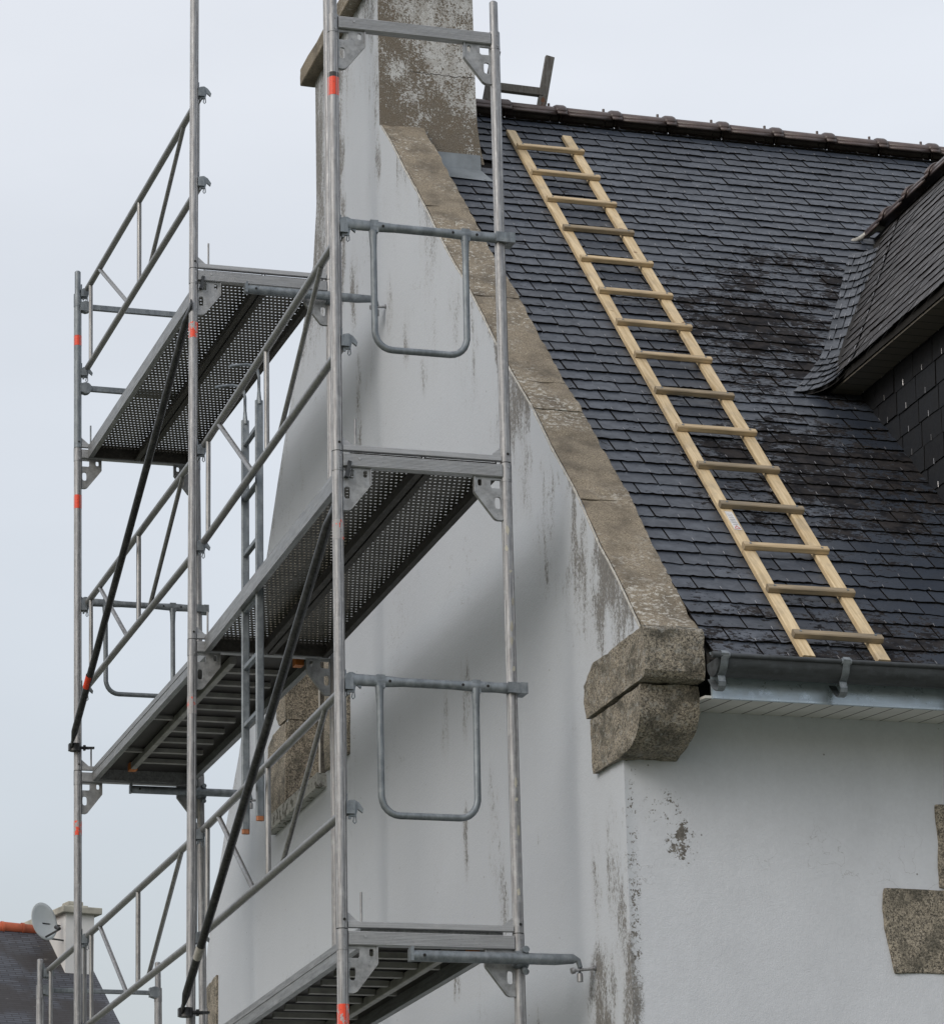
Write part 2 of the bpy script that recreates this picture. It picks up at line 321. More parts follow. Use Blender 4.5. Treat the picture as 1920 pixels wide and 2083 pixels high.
def perf_mat():
    g = G('perforated_steel', .55, .4)
    p = g.xyz(g.pos); PX, PY = .0215, .044
    row = g.mth('FLOOR', g.mth('DIVIDE', p[1], PY)); off = g.mth('MULTIPLY', g.mth('FLOORED_MODULO', row, 2.), .5)
    fx = g.mth('SUBTRACT', g.mth('FRACT', g.mth('ADD', g.mth('DIVIDE', p[0], PX), off)), .5)
    fy = g.mth('SUBTRACT', g.mth('FRACT', g.mth('DIVIDE', p[1], PY)), .5)
    a = g.mth('DIVIDE', g.mth('MULTIPLY', fx, PX), .0056); b = g.mth('DIVIDE', g.mth('MULTIPLY', fy, PY), .0045)
    d = g.mth('ADD', g.mth('MULTIPLY', a, a), g.mth('MULTIPLY', b, b))
    hole = g.rng(d, 1.05, .95)
    ring = g.mth('MULTIPLY', g.rng(d, 3.2, 2.0), 1.)
    n = g.noise(g.pos, 8, 4, .6); c = g.mix(g.rng(n, .35, .65), (.075, .07, .062), (.14, .132, .12))
    c = g.mix(g.mth('MULTIPLY', ring, .55), c, (.32, .32, .30))  # edge glow of the hole lips painted as a lighter ring
    g.col(c); g.bump(g.rng(d, 4, 1), .8, .003)
    tr = g.N.new('ShaderNodeBsdfTransparent'); ms = g.N.new('ShaderNodeMixShader')
    g.L(g.mth('MULTIPLY', hole, .85), ms.inputs[0]); g.L(g.b.outputs[0], ms.inputs[1]); g.L(tr.outputs[0], ms.inputs[2])
    g.L(ms.outputs[0], g.N['Material Output'].inputs[0]); return g.m
M['perf'] = perf_mat()

g = G('window_glass', .08, 0, .6); g.col((.02, .022, .025)); M['glass'] = g.m
M['frame_white'] = plain('window_frame', (.5, .5, .48), .5)
g = G('neighbour_slate', .5); br = g.N.new('ShaderNodeTexBrick'); g.put(br.inputs['Vector'], g.map(g.oc, (1, 1, 1)))
br.inputs['Scale'].default_value = 1; br.inputs['Brick Width'].default_value = .30; br.inputs['Row Height'].default_value = .065; br.inputs['Mortar Size'].default_value = .010
br.inputs['Color1'].default_value = (.040, .044, .056, 1); br.inputs['Color2'].default_value = (.078, .084, .102, 1); br.inputs['Mortar'].default_value = (.015, .014, .017, 1)
nn = g.noise(g.oc, .55, 4, .6); c = g.mix(g.rng(nn, .47, .56, 0, .8), br.outputs[0], (.022, .017, .015))
sp = g.noise(g.map(g.oc, (1, 4, 1)), 2.2, 3, .6); c = g.mix(g.rng(sp, .70, .74, 0, .7), c, (.26, .25, .23)); g.col(c); M['slate_far'] = g.m
g = G('gravel_and_grass', .95); n = g.noise(g.pos, .35, 5, .6); n2 = g.noise(g.pos, 30, 3, .6)
c = g.mix(g.rng(n, .42, .58), (.07, .10, .04), (.22, .21, .19)); g.col(g.mix(g.rng(n2, .4, .6, 0, .4), c, (.12, .12, .10))); g.bump(n2, .5, .02); M['ground'] = g.m

# ------------------------------------------------------------------ mesh builder
class MB:
    def __init__(s): s.v = []; s.f = []; s.mi = []; s.cm = 0; s.mats = []
    def add(s, vs, fs):
        o = len(s.v); s.v += [V(q) for q in vs]
        for f in fs: s.f.append([i+o for i in f]); s.mi.append(s.cm)
    def box(s, a, b):
        x0, y0, z0 = a; x1, y1, z1 = b
        s.add([(x0, y0, z0), (x1, y0, z0), (x1, y1, z0), (x0, y1, z0), (x0, y0, z1), (x1, y0, z1), (x1, y1, z1), (x0, y1, z1)],
              [(0, 3, 2, 1), (4, 5, 6, 7), (0, 1, 5, 4), (1, 2, 6, 5), (2, 3, 7, 6), (3, 0, 4, 7)]); return s
    def bar(s, p, q, wd, ht, up=(0, 0, 1), bev=.0):
        p, q = V(p), V(q); d = (q-p).normalized(); sd_ = d.cross(V(up)).normalized(); u = sd_.cross(d)
        w2, h2 = wd/2, ht/2
        if bev: cs = [(-w2, -h2+bev), (-w2+bev, -h2), (w2-bev, -h2), (w2, -h2+bev), (w2, h2-bev), (w2-bev, h2), (-w2+bev, h2), (-w2, h2-bev)]
        else: cs = [(-w2, -h2), (w2, -h2), (w2, h2), (-w2, h2)]
        n = len(cs); vs = [p+sd_*a+u*b for a, b in cs]+[q+sd_*a+u*b for a, b in cs]
        s.add(vs, [tuple(range(n))[::-1] and tuple(range(n-1, -1, -1)), tuple(range(n, 2*n))]+[(i, (i+1) % n, n+(i+1) % n, n+i) for i in range(n)]); return s
    def tube(s, p, q, r, n=16, r2=None, prof=None, cap=True):
        p, q = V(p), V(q); d = (q-p).normalized(); a = V((1, 0, 0)) if abs(d.x) < .9 else V((0, 1, 0))
        if abs(d.z) > .9: a = V((1, 0, 0))
        e1 = (a-d*a.dot(d)).normalized(); e2 = d.cross(e1); r2 = r if r2 is None else r2
        vs = []
        for c_, rr in ((p, r), (q, r2)):
            for i in range(n):
                t = 2*math.pi*i/n; k = prof(t) if prof else 1
                vs.append(c_+(e1*math.cos(t)+e2*math.sin(t))*rr*k)
        fs = [(i, (i+1) % n, n+(i+1) % n, n+i) for i in range(n)]
        if cap: fs += [tuple(range(n-1, -1, -1)), tuple(range(n, 2*n))]
        s.add(vs, fs); return s
    def path(s, pts, r, n=12, flat=1., up=None):
        """swept tube along points; r number or list; flat squashes the second axis"""
        pts = [V(q) for q in pts]; m = len(pts); rs = r if isinstance(r, (list, tuple)) else [r]*m
        fl = flat if isinstance(flat, (list, tuple)) else [flat]*m
        vs = []; prev = None
        for i, c_ in enumerate(pts):
            d = (pts[min(i+1, m-1)]-pts[max(i-1, 0)]).normalized()
            if up is not None: e1 = V(up)
            elif prev is None: e1 = V((0, 0, 1)) if abs(d.z) < .9 else V((1, 0, 0))
            else: e1 = prev
            e1 = (e1-d*e1.dot(d)).normalized(); prev = e1; e2 = d.cross(e1)
            for k in range(n):
                t = 2*math.pi*k/n; vs.append(c_+e1*math.cos(t)*rs[i]+e2*math.sin(t)*rs[i]*fl[i])
        fs = [tuple(range(n-1, -1, -1)), tuple(range((m-1)*n, m*n))]
        for i in range(m-1):
            for k in range(n): fs.append((i*n+k, i*n+(k+1) % n, (i+1)*n+(k+1) % n, (i+1)*n+k))
        s.add(vs, fs); return s
    def plate(s, outline, holes, o, ax, ay, th):
        """2-D outline with holes in plane (ax, ay) at origin o, thickness th along ax x ay"""
        o, ax, ay = V(o), V(ax), V(ay); nrm = ax.cross(ay).normalized()
        loops = [outline]+list(holes); flat = [p for l in loops for p in l]
        tri = tessellate_polygon([[V((p[0], p[1], 0)) for p in l] for l in loops]); n = len(flat)
        vs = [o+ax*p[0]+ay*p[1]-nrm*th/2 for p in flat]+[o+ax*p[0]+ay*p[1]+nrm*th/2 for p in flat]
        fs = [tuple(t)[::-1] for t in tri]+[tuple(i+n for i in t) for t in tri]
        k = 0
        for l in loops:
            for i in range(len(l)): a, b = k+i, k+(i+1) % len(l); fs.append((a, b, b+n, a+n))
            k += len(l)
        s.add(vs, fs); return s
    def obj(s, name, mat, parent=None, smooth=True, angle=35, recalc=True, bevel=0, mats=None, rough=None):
        me = bpy.data.meshes.new(name); me.from_pydata([tuple(q) for q in s.v], [], s.f); me.update()
        for m_ in (mats or [mat]): me.materials.append(m_)
        if mats: me.polygons.foreach_set('material_index', s.mi)
        bm = bmesh.new(); bm.from_mesh(me)
        if recalc: bmesh.ops.recalc_face_normals(bm, faces=bm.faces)
        if rough:
            amp, sc, cuts = rough
            bmesh.ops.triangulate(bm, faces=[f for f in bm.faces if len(f.verts) > 4])
            for _ in range(cuts):
                ed = [e_ for e_ in bm.edges if e_.calc_length() > .035]
                bmesh.ops.subdivide_edges(bm, edges=ed, cuts=1, use_grid_fill=True)
            bm.normal_update()
            for v_ in bm.verts:
                c_ = v_.co+BASE; v_.co += v_.normal*(noise.noise(c_*sc)*amp+noise.noise(c_*sc*3.1)*amp*.45)
        bm.to_mesh(me); bm.free()
        if smooth:
            me.polygons.foreach_set('use_smooth', [True]*len(me.polygons)); me.set_sharp_from_angle(angle=math.radians(angle))
        ob = bpy.data.objects.new(name, me); COL.objects.link(ob)
        if parent: ob.parent = parent
        if bevel:
            b_ = ob.modifiers.new('bevel', 'BEVEL'); b_.width = bevel; b_.segments = 2; b_.limit_method = 'ANGLE'; b_.angle_limit = math.radians(40)
        return ob
BASE = V((0, 0, 0))
def shift(mb, b):
    b = V(b); mb.v = [q-b for q in mb.v]; return mb
def thing(name, label, cat, loc=(0, 0, 0), group=None):
    o = bpy.data.objects.new(name, None); COL.objects.link(o); o.location = loc; o['label'] = label; o['category'] = cat
    if group: o['group'] = group
    return o
def oval(cx, cy, rx, ry, n=12):
    pts = []
    for i in range(n):
        t = 2*math.pi*i/n; c_, s_ = math.cos(t), math.sin(t)
        pts.append((cx+rx*math.copysign(abs(c_)**.6, c_), cy+ry*math.copysign(abs(s_)**.6, s_)))
    return pts[::-1]

# ------------------------------------------------------------------ ground
mb = MB(); mb.add([(-600, -600, 0), (600, -600, 0), (600, 900, 0), (-600, 900, 0)], [(0, 1, 2, 3)])
gr = mb.obj('ground', M['ground'], smooth=False); gr['kind'] = 'structure'

# ------------------------------------------------------------------ THE HOUSE
house = thing('house', 'white rendered house with slate roof, granite corner stones and tall gable chimney', 'house', (0, 0, 0))
XG = 1.04; YF = -.481
RAKE = [(-.745, 5.085), (-.484, 5.371), (-.258, 5.595), (-.027, 5.86), (.118, 6.007), (.322, 6.203), (.576, 6.474), (.878, 6.754), (1.087, 6.962), (1.40, 7.29),
        (1.59, 7.479), (1.825, 7.696), (2.041, 7.917), (2.207, 8.089), (2.435, 8.315), (2.672, 8.549), (2.854, 8.737), (3.084, 8.952)]
REAR = [(4.50, 9.95), (4.495, 9.05), (4.586, 8.706), (4.875, 8.386), (5.181, 8.05), (5.506, 7.68), (5.839, 7.26), (6.219, 6.774), (6.58, 6.254), (6.961, 5.885), (7.34, 5.442), (7.53, 5.17), (7.66, 5.0), (7.66, 0)]
mb = MB()
outl = [(YF, 0), (YF, 4.95)] + [(y-.004, z-.012) for y, z in RAKE] + [(3.08, 9.95)] + REAR
WIN = (4.36, 5.27, 5.66, 6.95)
hole = [(WIN[0], WIN[2]), (WIN[1], WIN[2]), (WIN[1], WIN[3]), (WIN[0], WIN[3])][::-1]
mb.plate(outl, [hole], (XG+.006, 0, 0), (0, 1, 0), (0, 0, 1), .012)
core = [(YF, 0), (YF, 4.95)] + [(y+.09, z-.11) for y, z in RAKE if y > -.3] + [(3.09, 9.90)] + [(y-.0, z-.002) for y, z in REAR]
mb.plate(core, [hole], (XG+.012+.119, 0, 0), (0, 1, 0), (0, 0, 1), .238)
# facade, with a window opening to the right
fo = [(XG+.25, 0), (9.0, 0), (9.0, 4.86), (XG+.25, 4.86)]
fh = [(2.60, 3.2), (3.6, 3.2), (3.6, 4.30), (2.60, 4.30)][::-1]
mb.plate(fo, [fh], (0, YF+.125, 0), (1, 0, 0), (0, 0, 1), .25)
mb.box((8.75, YF+.25, 0), (9.0, 7.66, 4.9)); mb.box((XG+.25, 7.41, 0), (8.75, 7.66, 4.9))
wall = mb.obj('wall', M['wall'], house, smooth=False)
wall['label'] = 'white painted render wall with dark damp stains'

# coping stones on the front rake
def rk(y):
    for (a, b), (c, d) in zip(RAKE, RAKE[1:]):
        if a <= y <= c: return b+(d-b)*(y-a)/(c-a)
    return RAKE[-1][1]+(y-RAKE[-1][0])
mb = MB()
cuts = [-.76, -.03, .57, .80, 1.45, 2.25, 3.084]
for a, b in zip(cuts, cuts[1:]):
    n = max(2, int((b-a)/.09)); top = []; a2, b2 = a+.003, b-.003
    for i in range(n+1):
        y = a2+(b2-a2)*i/n; top.append((y, rk(y)+noise.noise(V((y*7, 2, 0)))*.006))
    if b > 3: top[-1] = (3.078, rk(3.078))
    bot = [(y+.10, z-.10) for y, z in top[::-1]]
    bot = [(min(y, 3.07), z) for y, z in bot]
    mb.plate(top[::-1]+bot[::-1], [], (XG+.0125+.1145, 0, 0), (0, 1, 0), (0, 0, 1), .229)
BASE = V((0, 0, 0))
cop = mb.obj('coping', M['coping'], house, rough=(.0085, 12, 3), angle=50)
mb = MB(); pts = []
for i in range(260):
    y = -.74+3.80*i/259; pts.append((XG+.004, y, rk(y)-.004+noise.noise(V((y*9, 0, 0)))*.006))
mb.path(pts, [.0045+.004*noise.noise(V((p[1]*31, 5, 0)))+.002 for p in pts], 6, .6)
mb.obj('mortar_joint', M['mortar'], cop)

# kneeler stones
mb = MB(); prof = [(-.862, 5.065), (-.856, 4.90), (-.835, 4.874), (-.12, 4.874), (-.105, 5.02), (-.22, 5.078), (-.84, 5.084)]
mb.plate(prof, [], ((1.008+1.262)/2, 0, 0), (0, 1, 0), (0, 0, 1), .254)
k1 = mb.obj('kneeler_stone', M['granite'], house, rough=(.012, 10, 4), bevel=.010)
mb = MB(); prof = [(-.772, 4.862), (-.765, 4.76), (-.735, 4.70), (-.685, 4.662), (-.61, 4.638), (-.50, 4.630), (-.165, 4.636), (-.15, 4.862)]
mb.plate(prof, [], ((1.018+1.258)/2, 0, 0), (0, 1, 0), (0, 0, 1), .24)
k2 = mb.obj('kneeler_stone', M['granite'], house, rough=(.011, 10, 4), bevel=.010)

# chimney
mb = MB()
mb.plate([(XG+.25, 8.6), (1.618, 8.76), (1.600, 8.84), (1.583, 8.98), (1.578, 9.15), (1.572, 9.9), (XG+.25, 9.9)], [], (0, 3.076+.713, 0), (1, 0, 0), (0, 0, 1), 1.426)
mb.plate([(XG, 8.93), (1.27, 8.93), (1.27, 8.70), (1.622, 8.757), (1.604, 8.84), (1.587, 8.98), (1.582, 9.15), (1.576, 9.9), (XG, 9.9)], [], (0, 3.070, 0), (1, 0, 0), (0, 0, 1), .010)
chim = mb.obj('chimney', M['chimney'], house, smooth=False); chim['label'] = 'brown chimney with flaking white paint'
mb = MB(); mb.box((.965, 2.99, 9.83), (1.585, 4.575, 9.94)); mb.obj('chimney_cap', M['coping'], chim, bevel=.008, rough=(.008, 9, 3))
# zinc flashing apron at the chimney foot
def rz(y): return 9.40-(3.8-y)*.945
mb = MB()
mb.add([(1.285, 3.062, rz(3.062)+.105), (1.60, 3.062, rz(3.062)+.105), (1.60, 3.055, rz(3.055)+.02), (1.285, 3.055, rz(3.055)+.02),
        (1.285, 2.945, rz(2.945)+.024), (1.632, 2.93, rz(2.93)+.024)], [(0, 1, 2, 3), (3, 2, 5, 4)])
mb.obj('flashing', M['lead'], chim, smooth=False)

# roof: slab, then individual slates
sl = math.atan(.945); CS, SN = math.cos(sl), math.sin(sl)
def rp_(x, s_, lift=0.):       # s_ = distance up slope from the eave at y=-.90
    y0 = -.90; return V((x, y0+s_*CS-lift*SN, rz(y0)+s_*SN+lift*CS))
SL = (3.77+.90)/CS
mb = MB()
mb.plate([(-.88, rz(-.88)-.03), (3.8, rz(3.8)-.03), (8.2, rz(3.8)-.03-4.4*.945), (8.2, rz(3.8)-.25-4.4*.945), (3.8, rz(3.8)-.3), (-.86, rz(-.86)-.10)], [], ((1.27+9.3)/2, 0, 0), (0, 1, 0), (0, 0, 1), 9.3-1.27)
roof = mb.obj('roof', M['roof_under'], house, smooth=False)
def slates(mb, hk, fn, length, gauge, wid, xr, inside=None, tail=.0150, th=.0115, jag=.0085, lhk=.022):
    nrow = int(length/gauge)+1
    for k in range(nrow):
        s0 = k*gauge; s1 = min(s0+gauge*2.05, length+.01); x = xr(s0)[0]-wid*(.5 if k % 2 else 0)-random.random()*.006; xe = xr(s0)[1]
        while x < xe:
            wv = wid+random.uniform(-.004, .004); a, b = max(x+.0038, xr(s0)[0]), min(x+wv-.0038, xe); cx = (a+b)/2
            if b-a > .02 and (inside is None or inside(cx, s0+gauge*.5)):
                tl = tail+random.uniform(-.0015, .0035); ds = random.uniform(-.004, .004); sk = random.uniform(-.0022, .0022); n = 12
                lo = []
                for i in range(n):
                    t = i/(n-1); j = random.uniform(-1, 1)*jag*(.35 if random.random() < .6 else 1.1)
                    lo.append((a+(b-a)*t, s0+ds+sk*(t-.5)*2+j))
                sm = min(s0+gauge+.002, s1-.004); lm_ = .001+(tl-.001)*(s1-sm)/(s1-s0)
                vs = [fn(px_, ps_, tl) for px_, ps_ in lo]+[fn(b, sm, lm_), fn(a, sm, lm_)]
                vb = [fn(px_, ps_+.002, tl-th) for px_, ps_ in lo]
                mb.add(vs+vb, [tuple(range(n+2))]+[(i+1, i, n+2+i, n+3+i) for i in range(n-1)]+[(n-1, n, n+2+n-1), (0, n+2, n+1)])
                mb.mi[-(n+1):] = [1]*(n+1)
                mb.add([fn(a, sm, lm_), fn(b, sm, lm_), fn(b, s1, .001), fn(a, s1, .001)], [(0, 1, 2, 3)]); mb.mi[-1] = 1
            if hk is not None and a > xr(s0)[0]+.05:
                hx = cx+random.uniform(-.003, .003)
                if inside is None or inside(cx, s0+gauge*.5):
                    p0 = fn(hx, s0-.002, tail+.004); p1 = fn(hx+random.uniform(-.002, .002), s0+lhk, tail+.0035); hk.cm = 2; hk.bar(p0, p1, .0019, .0019); hk.cm = 0
            x += wv
mb = MB(); hk = mb
def in_main(x, s_):
    p = rp_(x, s_)
    if 2.95 < x < 4.5 and -.3 < p.y < .9+(x-2.95)*1.2: return False
    if x < 1.63 and p.y > 3.02: return False
    return True
slates(mb, hk, rp_, SL, .1105, .212, lambda s_: (1.278, 9.2), in_main)
sm_ = mb.obj('slates', M['slate'], roof, smooth=False, recalc=False, mats=[M['slate'], M['slate_edge'], M['hook']])

# ridge tiles, main roof
def ridge_mb(L=.332, r=.085, collar=True):
    m_ = MB(); n = 12
    def arc(x, rr, dz=0):
        return [V((x, math.cos(math.pi*i/n)*rr*-1.0, math.sin(math.pi*i/n)*rr*.80+dz)) for i in range(n+1)]
    secs = [(0, r*.96), (L-.062, r*.96), (L-.058, r*1.10), (L-.050, r*1.20), (L-.012, r*1.22), (L-.002, r*1.14)]
    vs = []
    for x, rr in secs: vs += arc(x, rr, 0)
    low = len(vs)
    fs = []
    for a in range(len(secs)-1):
        for i in range(n): fs.append((a*(n+1)+i, a*(n+1)+i+1, (a+1)*(n+1)+i+1, (a+1)*(n+1)+i))
    m_.add(vs, fs)
    # skirts
    for sg in (-1, 1):
        for x0, x1, rr in ((0, L-.06, r*.96), (L-.06, L, r*1.2)):
            m_.add([(x0, sg*rr, 0), (x1, sg*rr, 0), (x1, sg*(rr+.010), -.022), (x0, sg*(rr+.010), -.022)], [(0, 1, 2, 3)])
    m_.add(arc(L-.002, r*1.14)+arc(L-.002, r*.9), [(i, i+1, n+2+i, n+1+i) for i in range(n)])
    m_.tube((L-.085, 0, r*.75), (L-.085, 0, r*.75+.032), .008, 8)
    return m_
rt = ridge_mb(.332, .060).obj('ridge_tile', M['brown_tile'], house, angle=50, recalc=False)
so = rt.modifiers.new('s', 'SOLIDIFY'); so.thickness = .008; so.offset = -1
rt.location = (1.58, 3.8, 9.436)
x = 2.330-.332*3
rt.location.x = x+.332
for i in range(2, 26):
    c = rt.copy(); COL.objects.link(c); c.parent = house; c.location = (x+.332*i, 3.8, 9.436); c.rotation_euler = (0, random.uniform(-.006, .006), 0)
# kill the part of the first tile inside the chimney: starts right of it
# fascia, soffit, gutter
mb = MB(); mb.box((1.285, -.852, 4.798), (9.2, -.840, 4.985)); mb.bar((1.285, -.856, 4.800), (9.2, -.856, 4.800), .012, .008, (0, 0, 1))
mb.obj('fascia', M['zinc'], house, smooth=False)
mb = MB(); mb.plate([(-.838, 4.802), (YF-.001, 4.836), (YF-.001, 4.846), (-.838, 4.812)], [], ((1.262+9.2)/2, 0, 0), (0, 1, 0), (0, 0, 1), 9.2-1.262); mb.obj('soffit', M['soffit'], house, smooth=False)
mb = MB(); n = 16
def gut(x0, x1, y0=-.935, z0=4.930, r=.066):
    vs = []
    for x in (x0, x1):
        for rr in (r, r-.003):
            for i in range(n+1):
                t = math.pi+math.pi*i/n; vs.append((x, y0+math.cos(t)*rr, z0+math.sin(t)*rr))
    m_ = n+1; fs = []
    for i in range(n): fs += [(i, i+1, 2*m_+i+1, 2*m_+i), (m_+i+1, m_+i, 3*m_+i, 3*m_+i+1)]
    for o in (0, 2*m_): fs += [(o+i, o+m_+i, o+m_+i+1, o+i+1) for i in range(n)]
    mb.add(vs, fs)
gut(1.262, 9.2)
mb.add([(1.264, -.935+math.cos(math.pi+math.pi*i/n)*.066, 4.930+math.sin(math.pi+math.pi*i/n)*.066) for i in range(n+1)]+[(1.264, -.935+math.cos(math.pi+math.pi*i/n)*.066, 4.930+math.sin(math.pi+math.pi*i/n)*.066) for i in range(0)], [tuple(range(n+1))])
mb.tube((1.262, -1.003, 4.934), (9.2, -1.003, 4.934), .0095, 10)
mb.tube((1.235, -1.003, 4.934), (1.275, -1.003, 4.934), .0125, 10)
gutter = mb.obj('gutter', M['zinc_dark'], house, angle=50)
def strap_pts():
    pts = [(-.994, 4.946), (-1.008, 4.950), (-1.0165, 4.938)]
    for a in range(195, 250, 9): t = math.radians(a); pts.append((-.935+math.cos(t)*.0705, 4.930+math.sin(t)*.0705))
    pts += [(-.962, 4.850), (-.968, 4.836), (-.964, 4.820), (-.950, 4.809), (-.930, 4.808), (-.905, 4.822), (-.875, 4.850), (-.853, 4.872)]
    return pts
mb = MB(); sp_ = strap_pts(); W_ = .030
for (a, b) in zip(sp_, sp_[1:]):
    for sg in (0,):
        d = V((0, b[0]-a[0], b[1]-a[1])).normalized(); nr = V((0, -d.z, d.y))*.0015
        A, B = V((0, *a)), V((0, *b))
        mb.add([A+V((-W_/2, 0, 0))-nr, A+V((W_/2, 0, 0))-nr, B+V((W_/2, 0, 0))-nr, B+V((-W_/2, 0, 0))-nr, A+V((-W_/2, 0, 0))+nr, A+V((W_/2, 0, 0))+nr, B+V((W_/2, 0, 0))+nr, B+V((-W_/2, 0, 0))+nr],
               [(0, 3, 2, 1), (4, 5, 6, 7), (0, 1, 5, 4), (1, 2, 6, 5), (2, 3, 7, 6), (3, 0, 4, 7)])
mb.tube((-.021, -1.003, 4.934), (.021, -1.003, 4.934), .0125, 10)
gb = mb.obj('gutter_bracket', M['galv'], gutter, smooth=False); gb.location.x = 1.285
for i in range(1, 15):
    c = gb.copy(); COL.objects.link(c); c.parent = gutter; c.location.x = 1.265+.530*i

# facade and gable stones round the windows
def stone(outline, o, ax, ay, th, mat=M['granite'], nm='granite_stone', rough=(.010, 9, 3)):
    m_ = MB(); m_.plate(outline, [], o, ax, ay, th); return m_.obj(nm, mat, house, rough=rough, bevel=.004)
FX = dict(ax=(1, 0, 0), ay=(0, 0, 1))
for k_, ol in enumerate([[(2.376, 4.495), (2.375, 4.32), (2.373, 4.150), (2.60, 4.150), (2.60, 4.495)],
           [(2.130, 4.140), (2.116, 4.053), (2.120, 3.98), (2.133, 3.905), (2.154, 3.797), (2.60, 3.797), (2.60, 4.142)],
           [(2.37, 3.788), (2.37, 3.44), (2.60, 3.44), (2.60, 3.788)], [(2.14, 3.43), (2.16, 3.10), (2.60, 3.10), (2.60, 3.43)],
           [(2.605, 4.495), (2.605, 4.30), (3.6, 4.30), (3.6, 4.495)], [(3.6, 4.14), (3.6, 3.8), (4.06, 3.8), (4.05, 4.14)], [(3.6, 4.495), (3.6, 4.15), (3.83, 4.15), (3.83, 4.495)], [(3.6, 3.79), (3.6, 3.44), (3.83, 3.44), (3.83, 3.79)]]):
    stone(ol[::-1], (0, YF+.10, 0), th=.222, mat=M['granite_clean'], **FX)
mb = MB(); mb.box((2.60, YF+.17, 3.2), (3.6, YF+.20, 4.3)); w2 = mb.obj('window', M['frame_white'], house, smooth=False)
mb = MB(); mb.box((2.67, YF+.155, 3.27), (3.07, YF+.168, 4.23)); mb.box((3.13, YF+.155, 3.27), (3.53, YF+.168, 4.23)); mb.obj('pane', M['glass'], w2, smooth=False)
GX = dict(ax=(0, 1, 0), ay=(0, 0, 1))
def yz(pts): return pts
o_ = (XG+.085, 0, 0)
for ol in [[(5.272, 5.66), (5.62, 5.66), (5.70, 5.75), (5.735, 5.95), (5.71, 6.10), (5.60, 6.155), (5.272, 6.160)],
           [(5.272, 6.166), (5.43, 6.166), (5.485, 6.22), (5.47, 6.55), (5.272, 6.55)], [(5.272, 6.556), (5.66, 6.556), (5.66, 6.945), (5.272, 6.945)],
           [(3.86, 5.64), (4.355, 5.66), (4.355, 5.99), (3.84, 5.99)], [(4.10, 5.996), (4.355, 5.996), (4.355, 6.42), (4.11, 6.42)],
           [(3.85, 6.426), (4.355, 6.426), (4.355, 6.945), (3.86, 6.945)], [(3.9, 6.95), (5.75, 6.95), (5.75, 7.19), (3.9, 7.19)]]:
    stone(ol, o_, th=.205, mat=M['granite_clean'], **GX)
mb = MB(); mb.plate([(4.38, 5.575), (5.60, 5.560), (5.60, 5.655), (4.38, 5.655)], [], (XG+.07, 0, 0), (0, 1, 0), (0, 0, 1), .25)
sill = mb.obj('window_sill', M['sill'], house, rough=(.006, 12, 4), bevel=.006)
# reveal lining of the far jamb (granite) and the window itself
mb = MB(); mb.box((XG-.004, 5.256, 5.65), (XG+.262, 5.266, 6.16)); mb.box((XG-.004, 5.255, 6.167), (XG+.262, 5.266, 6.95)); mb.box((XG+.01, 5.2635, 6.15), (XG+.26, 5.267, 6.18)); mb.obj('window_reveal', M['granite_clean'], house, smooth=False)
mb = MB(); mb.box((XG+.175, 4.36, 5.66), (XG+.205, 5.26, 6.95)); w1 = mb.obj('window', M['frame_white'], house, smooth=False)
mb = MB(); mb.box((XG+.166, 4.44, 5.74), (XG+.174, 4.78, 6.88)); mb.box((XG+.166, 4.84, 5.74), (XG+.174, 5.18, 6.88)); mb.obj('pane', M['glass'], w1, smooth=False)
for z0, z1, y0 in ((4.62, 5.0, 7.18), (4.20, 4.61, 7.35), (3.8, 4.19, 7.16), (3.4, 3.79, 7.35)):
    stone([(y0, z0), (7.675, z0), (7.675, z1-.05), (y0+.25, z1-.03), (y0-.01, z1)], (XG+.085, 0, 0), th=.2, mat=M['granite_clean'], nm='quoin_stone', **GX)

# dormer
XE, XR, XC, ZE, ZR, YD = 2.70, 3.72, 2.862, 6.905, 8.375, -.60
mb = MB()
dz = (ZR-ZE)/(XR-XE); da = math.atan(dz); dC, dS = math.cos(da), math.sin(da)
def yroof(z): return 3.8-(9.40-z)/.945
# body of roof
for sg in (-1, 1):
    xe = XR+sg*(XR-XE); a = V((xe, YD, ZE-.02)); b = V((xe, yroof(ZE)+.1, ZE-.02)); c_ = V((XR, yroof(ZR)+.2, ZR-.02)); d_ = V((XR, YD, ZR-.02)); dn = V((0, 0, -.032))
    mb.add([a, b, c_, d_, a+dn, b+dn, c_+dn, d_+dn], [(0, 1, 2, 3), (7, 6, 5, 4), (0, 4, 5, 1), (1, 5, 6, 2), (3, 2, 6, 7), (0, 3, 7, 4)])
dorm = mb.obj('dormer', M['roof_under'], house, smooth=False); dorm['label'] = 'slate clad dormer with brown ridge tiles'
mb = MB(); hk = mb
def dp(y, s_, lift=0): return V((XE-.012+s_*dC-lift*dS, -y, ZE-.02+s_*dS+lift*dC))   # y is given negative so that u runs towards the viewer
DL = math.hypot(XR-XE, ZR-ZE)
def dr(s_):
    yv = yroof(ZE+s_*dS); return (-(yv-.20), .60)
slates(mb, hk, dp, DL, .098, .17, dr, None, .010, .0055, .004, .030)
for q in (mb,):
    q.obj('slates', M['slate_dormer'], dorm, smooth=False, recalc=True, mats=[M['slate_dormer'], M['slate_edge'], M['hook']])
# mirrored far slope, plain sheet of the same slate
mb = MB(); mb.add([(2*XR-XE, YD, ZE), (2*XR-XE, yroof(ZE), ZE), (XR, yroof(ZR), ZR), (XR, YD, ZR)], [(0, 1, 2, 3)]); mb.obj('far_slope', M['slate_dormer'], dorm, smooth=False)
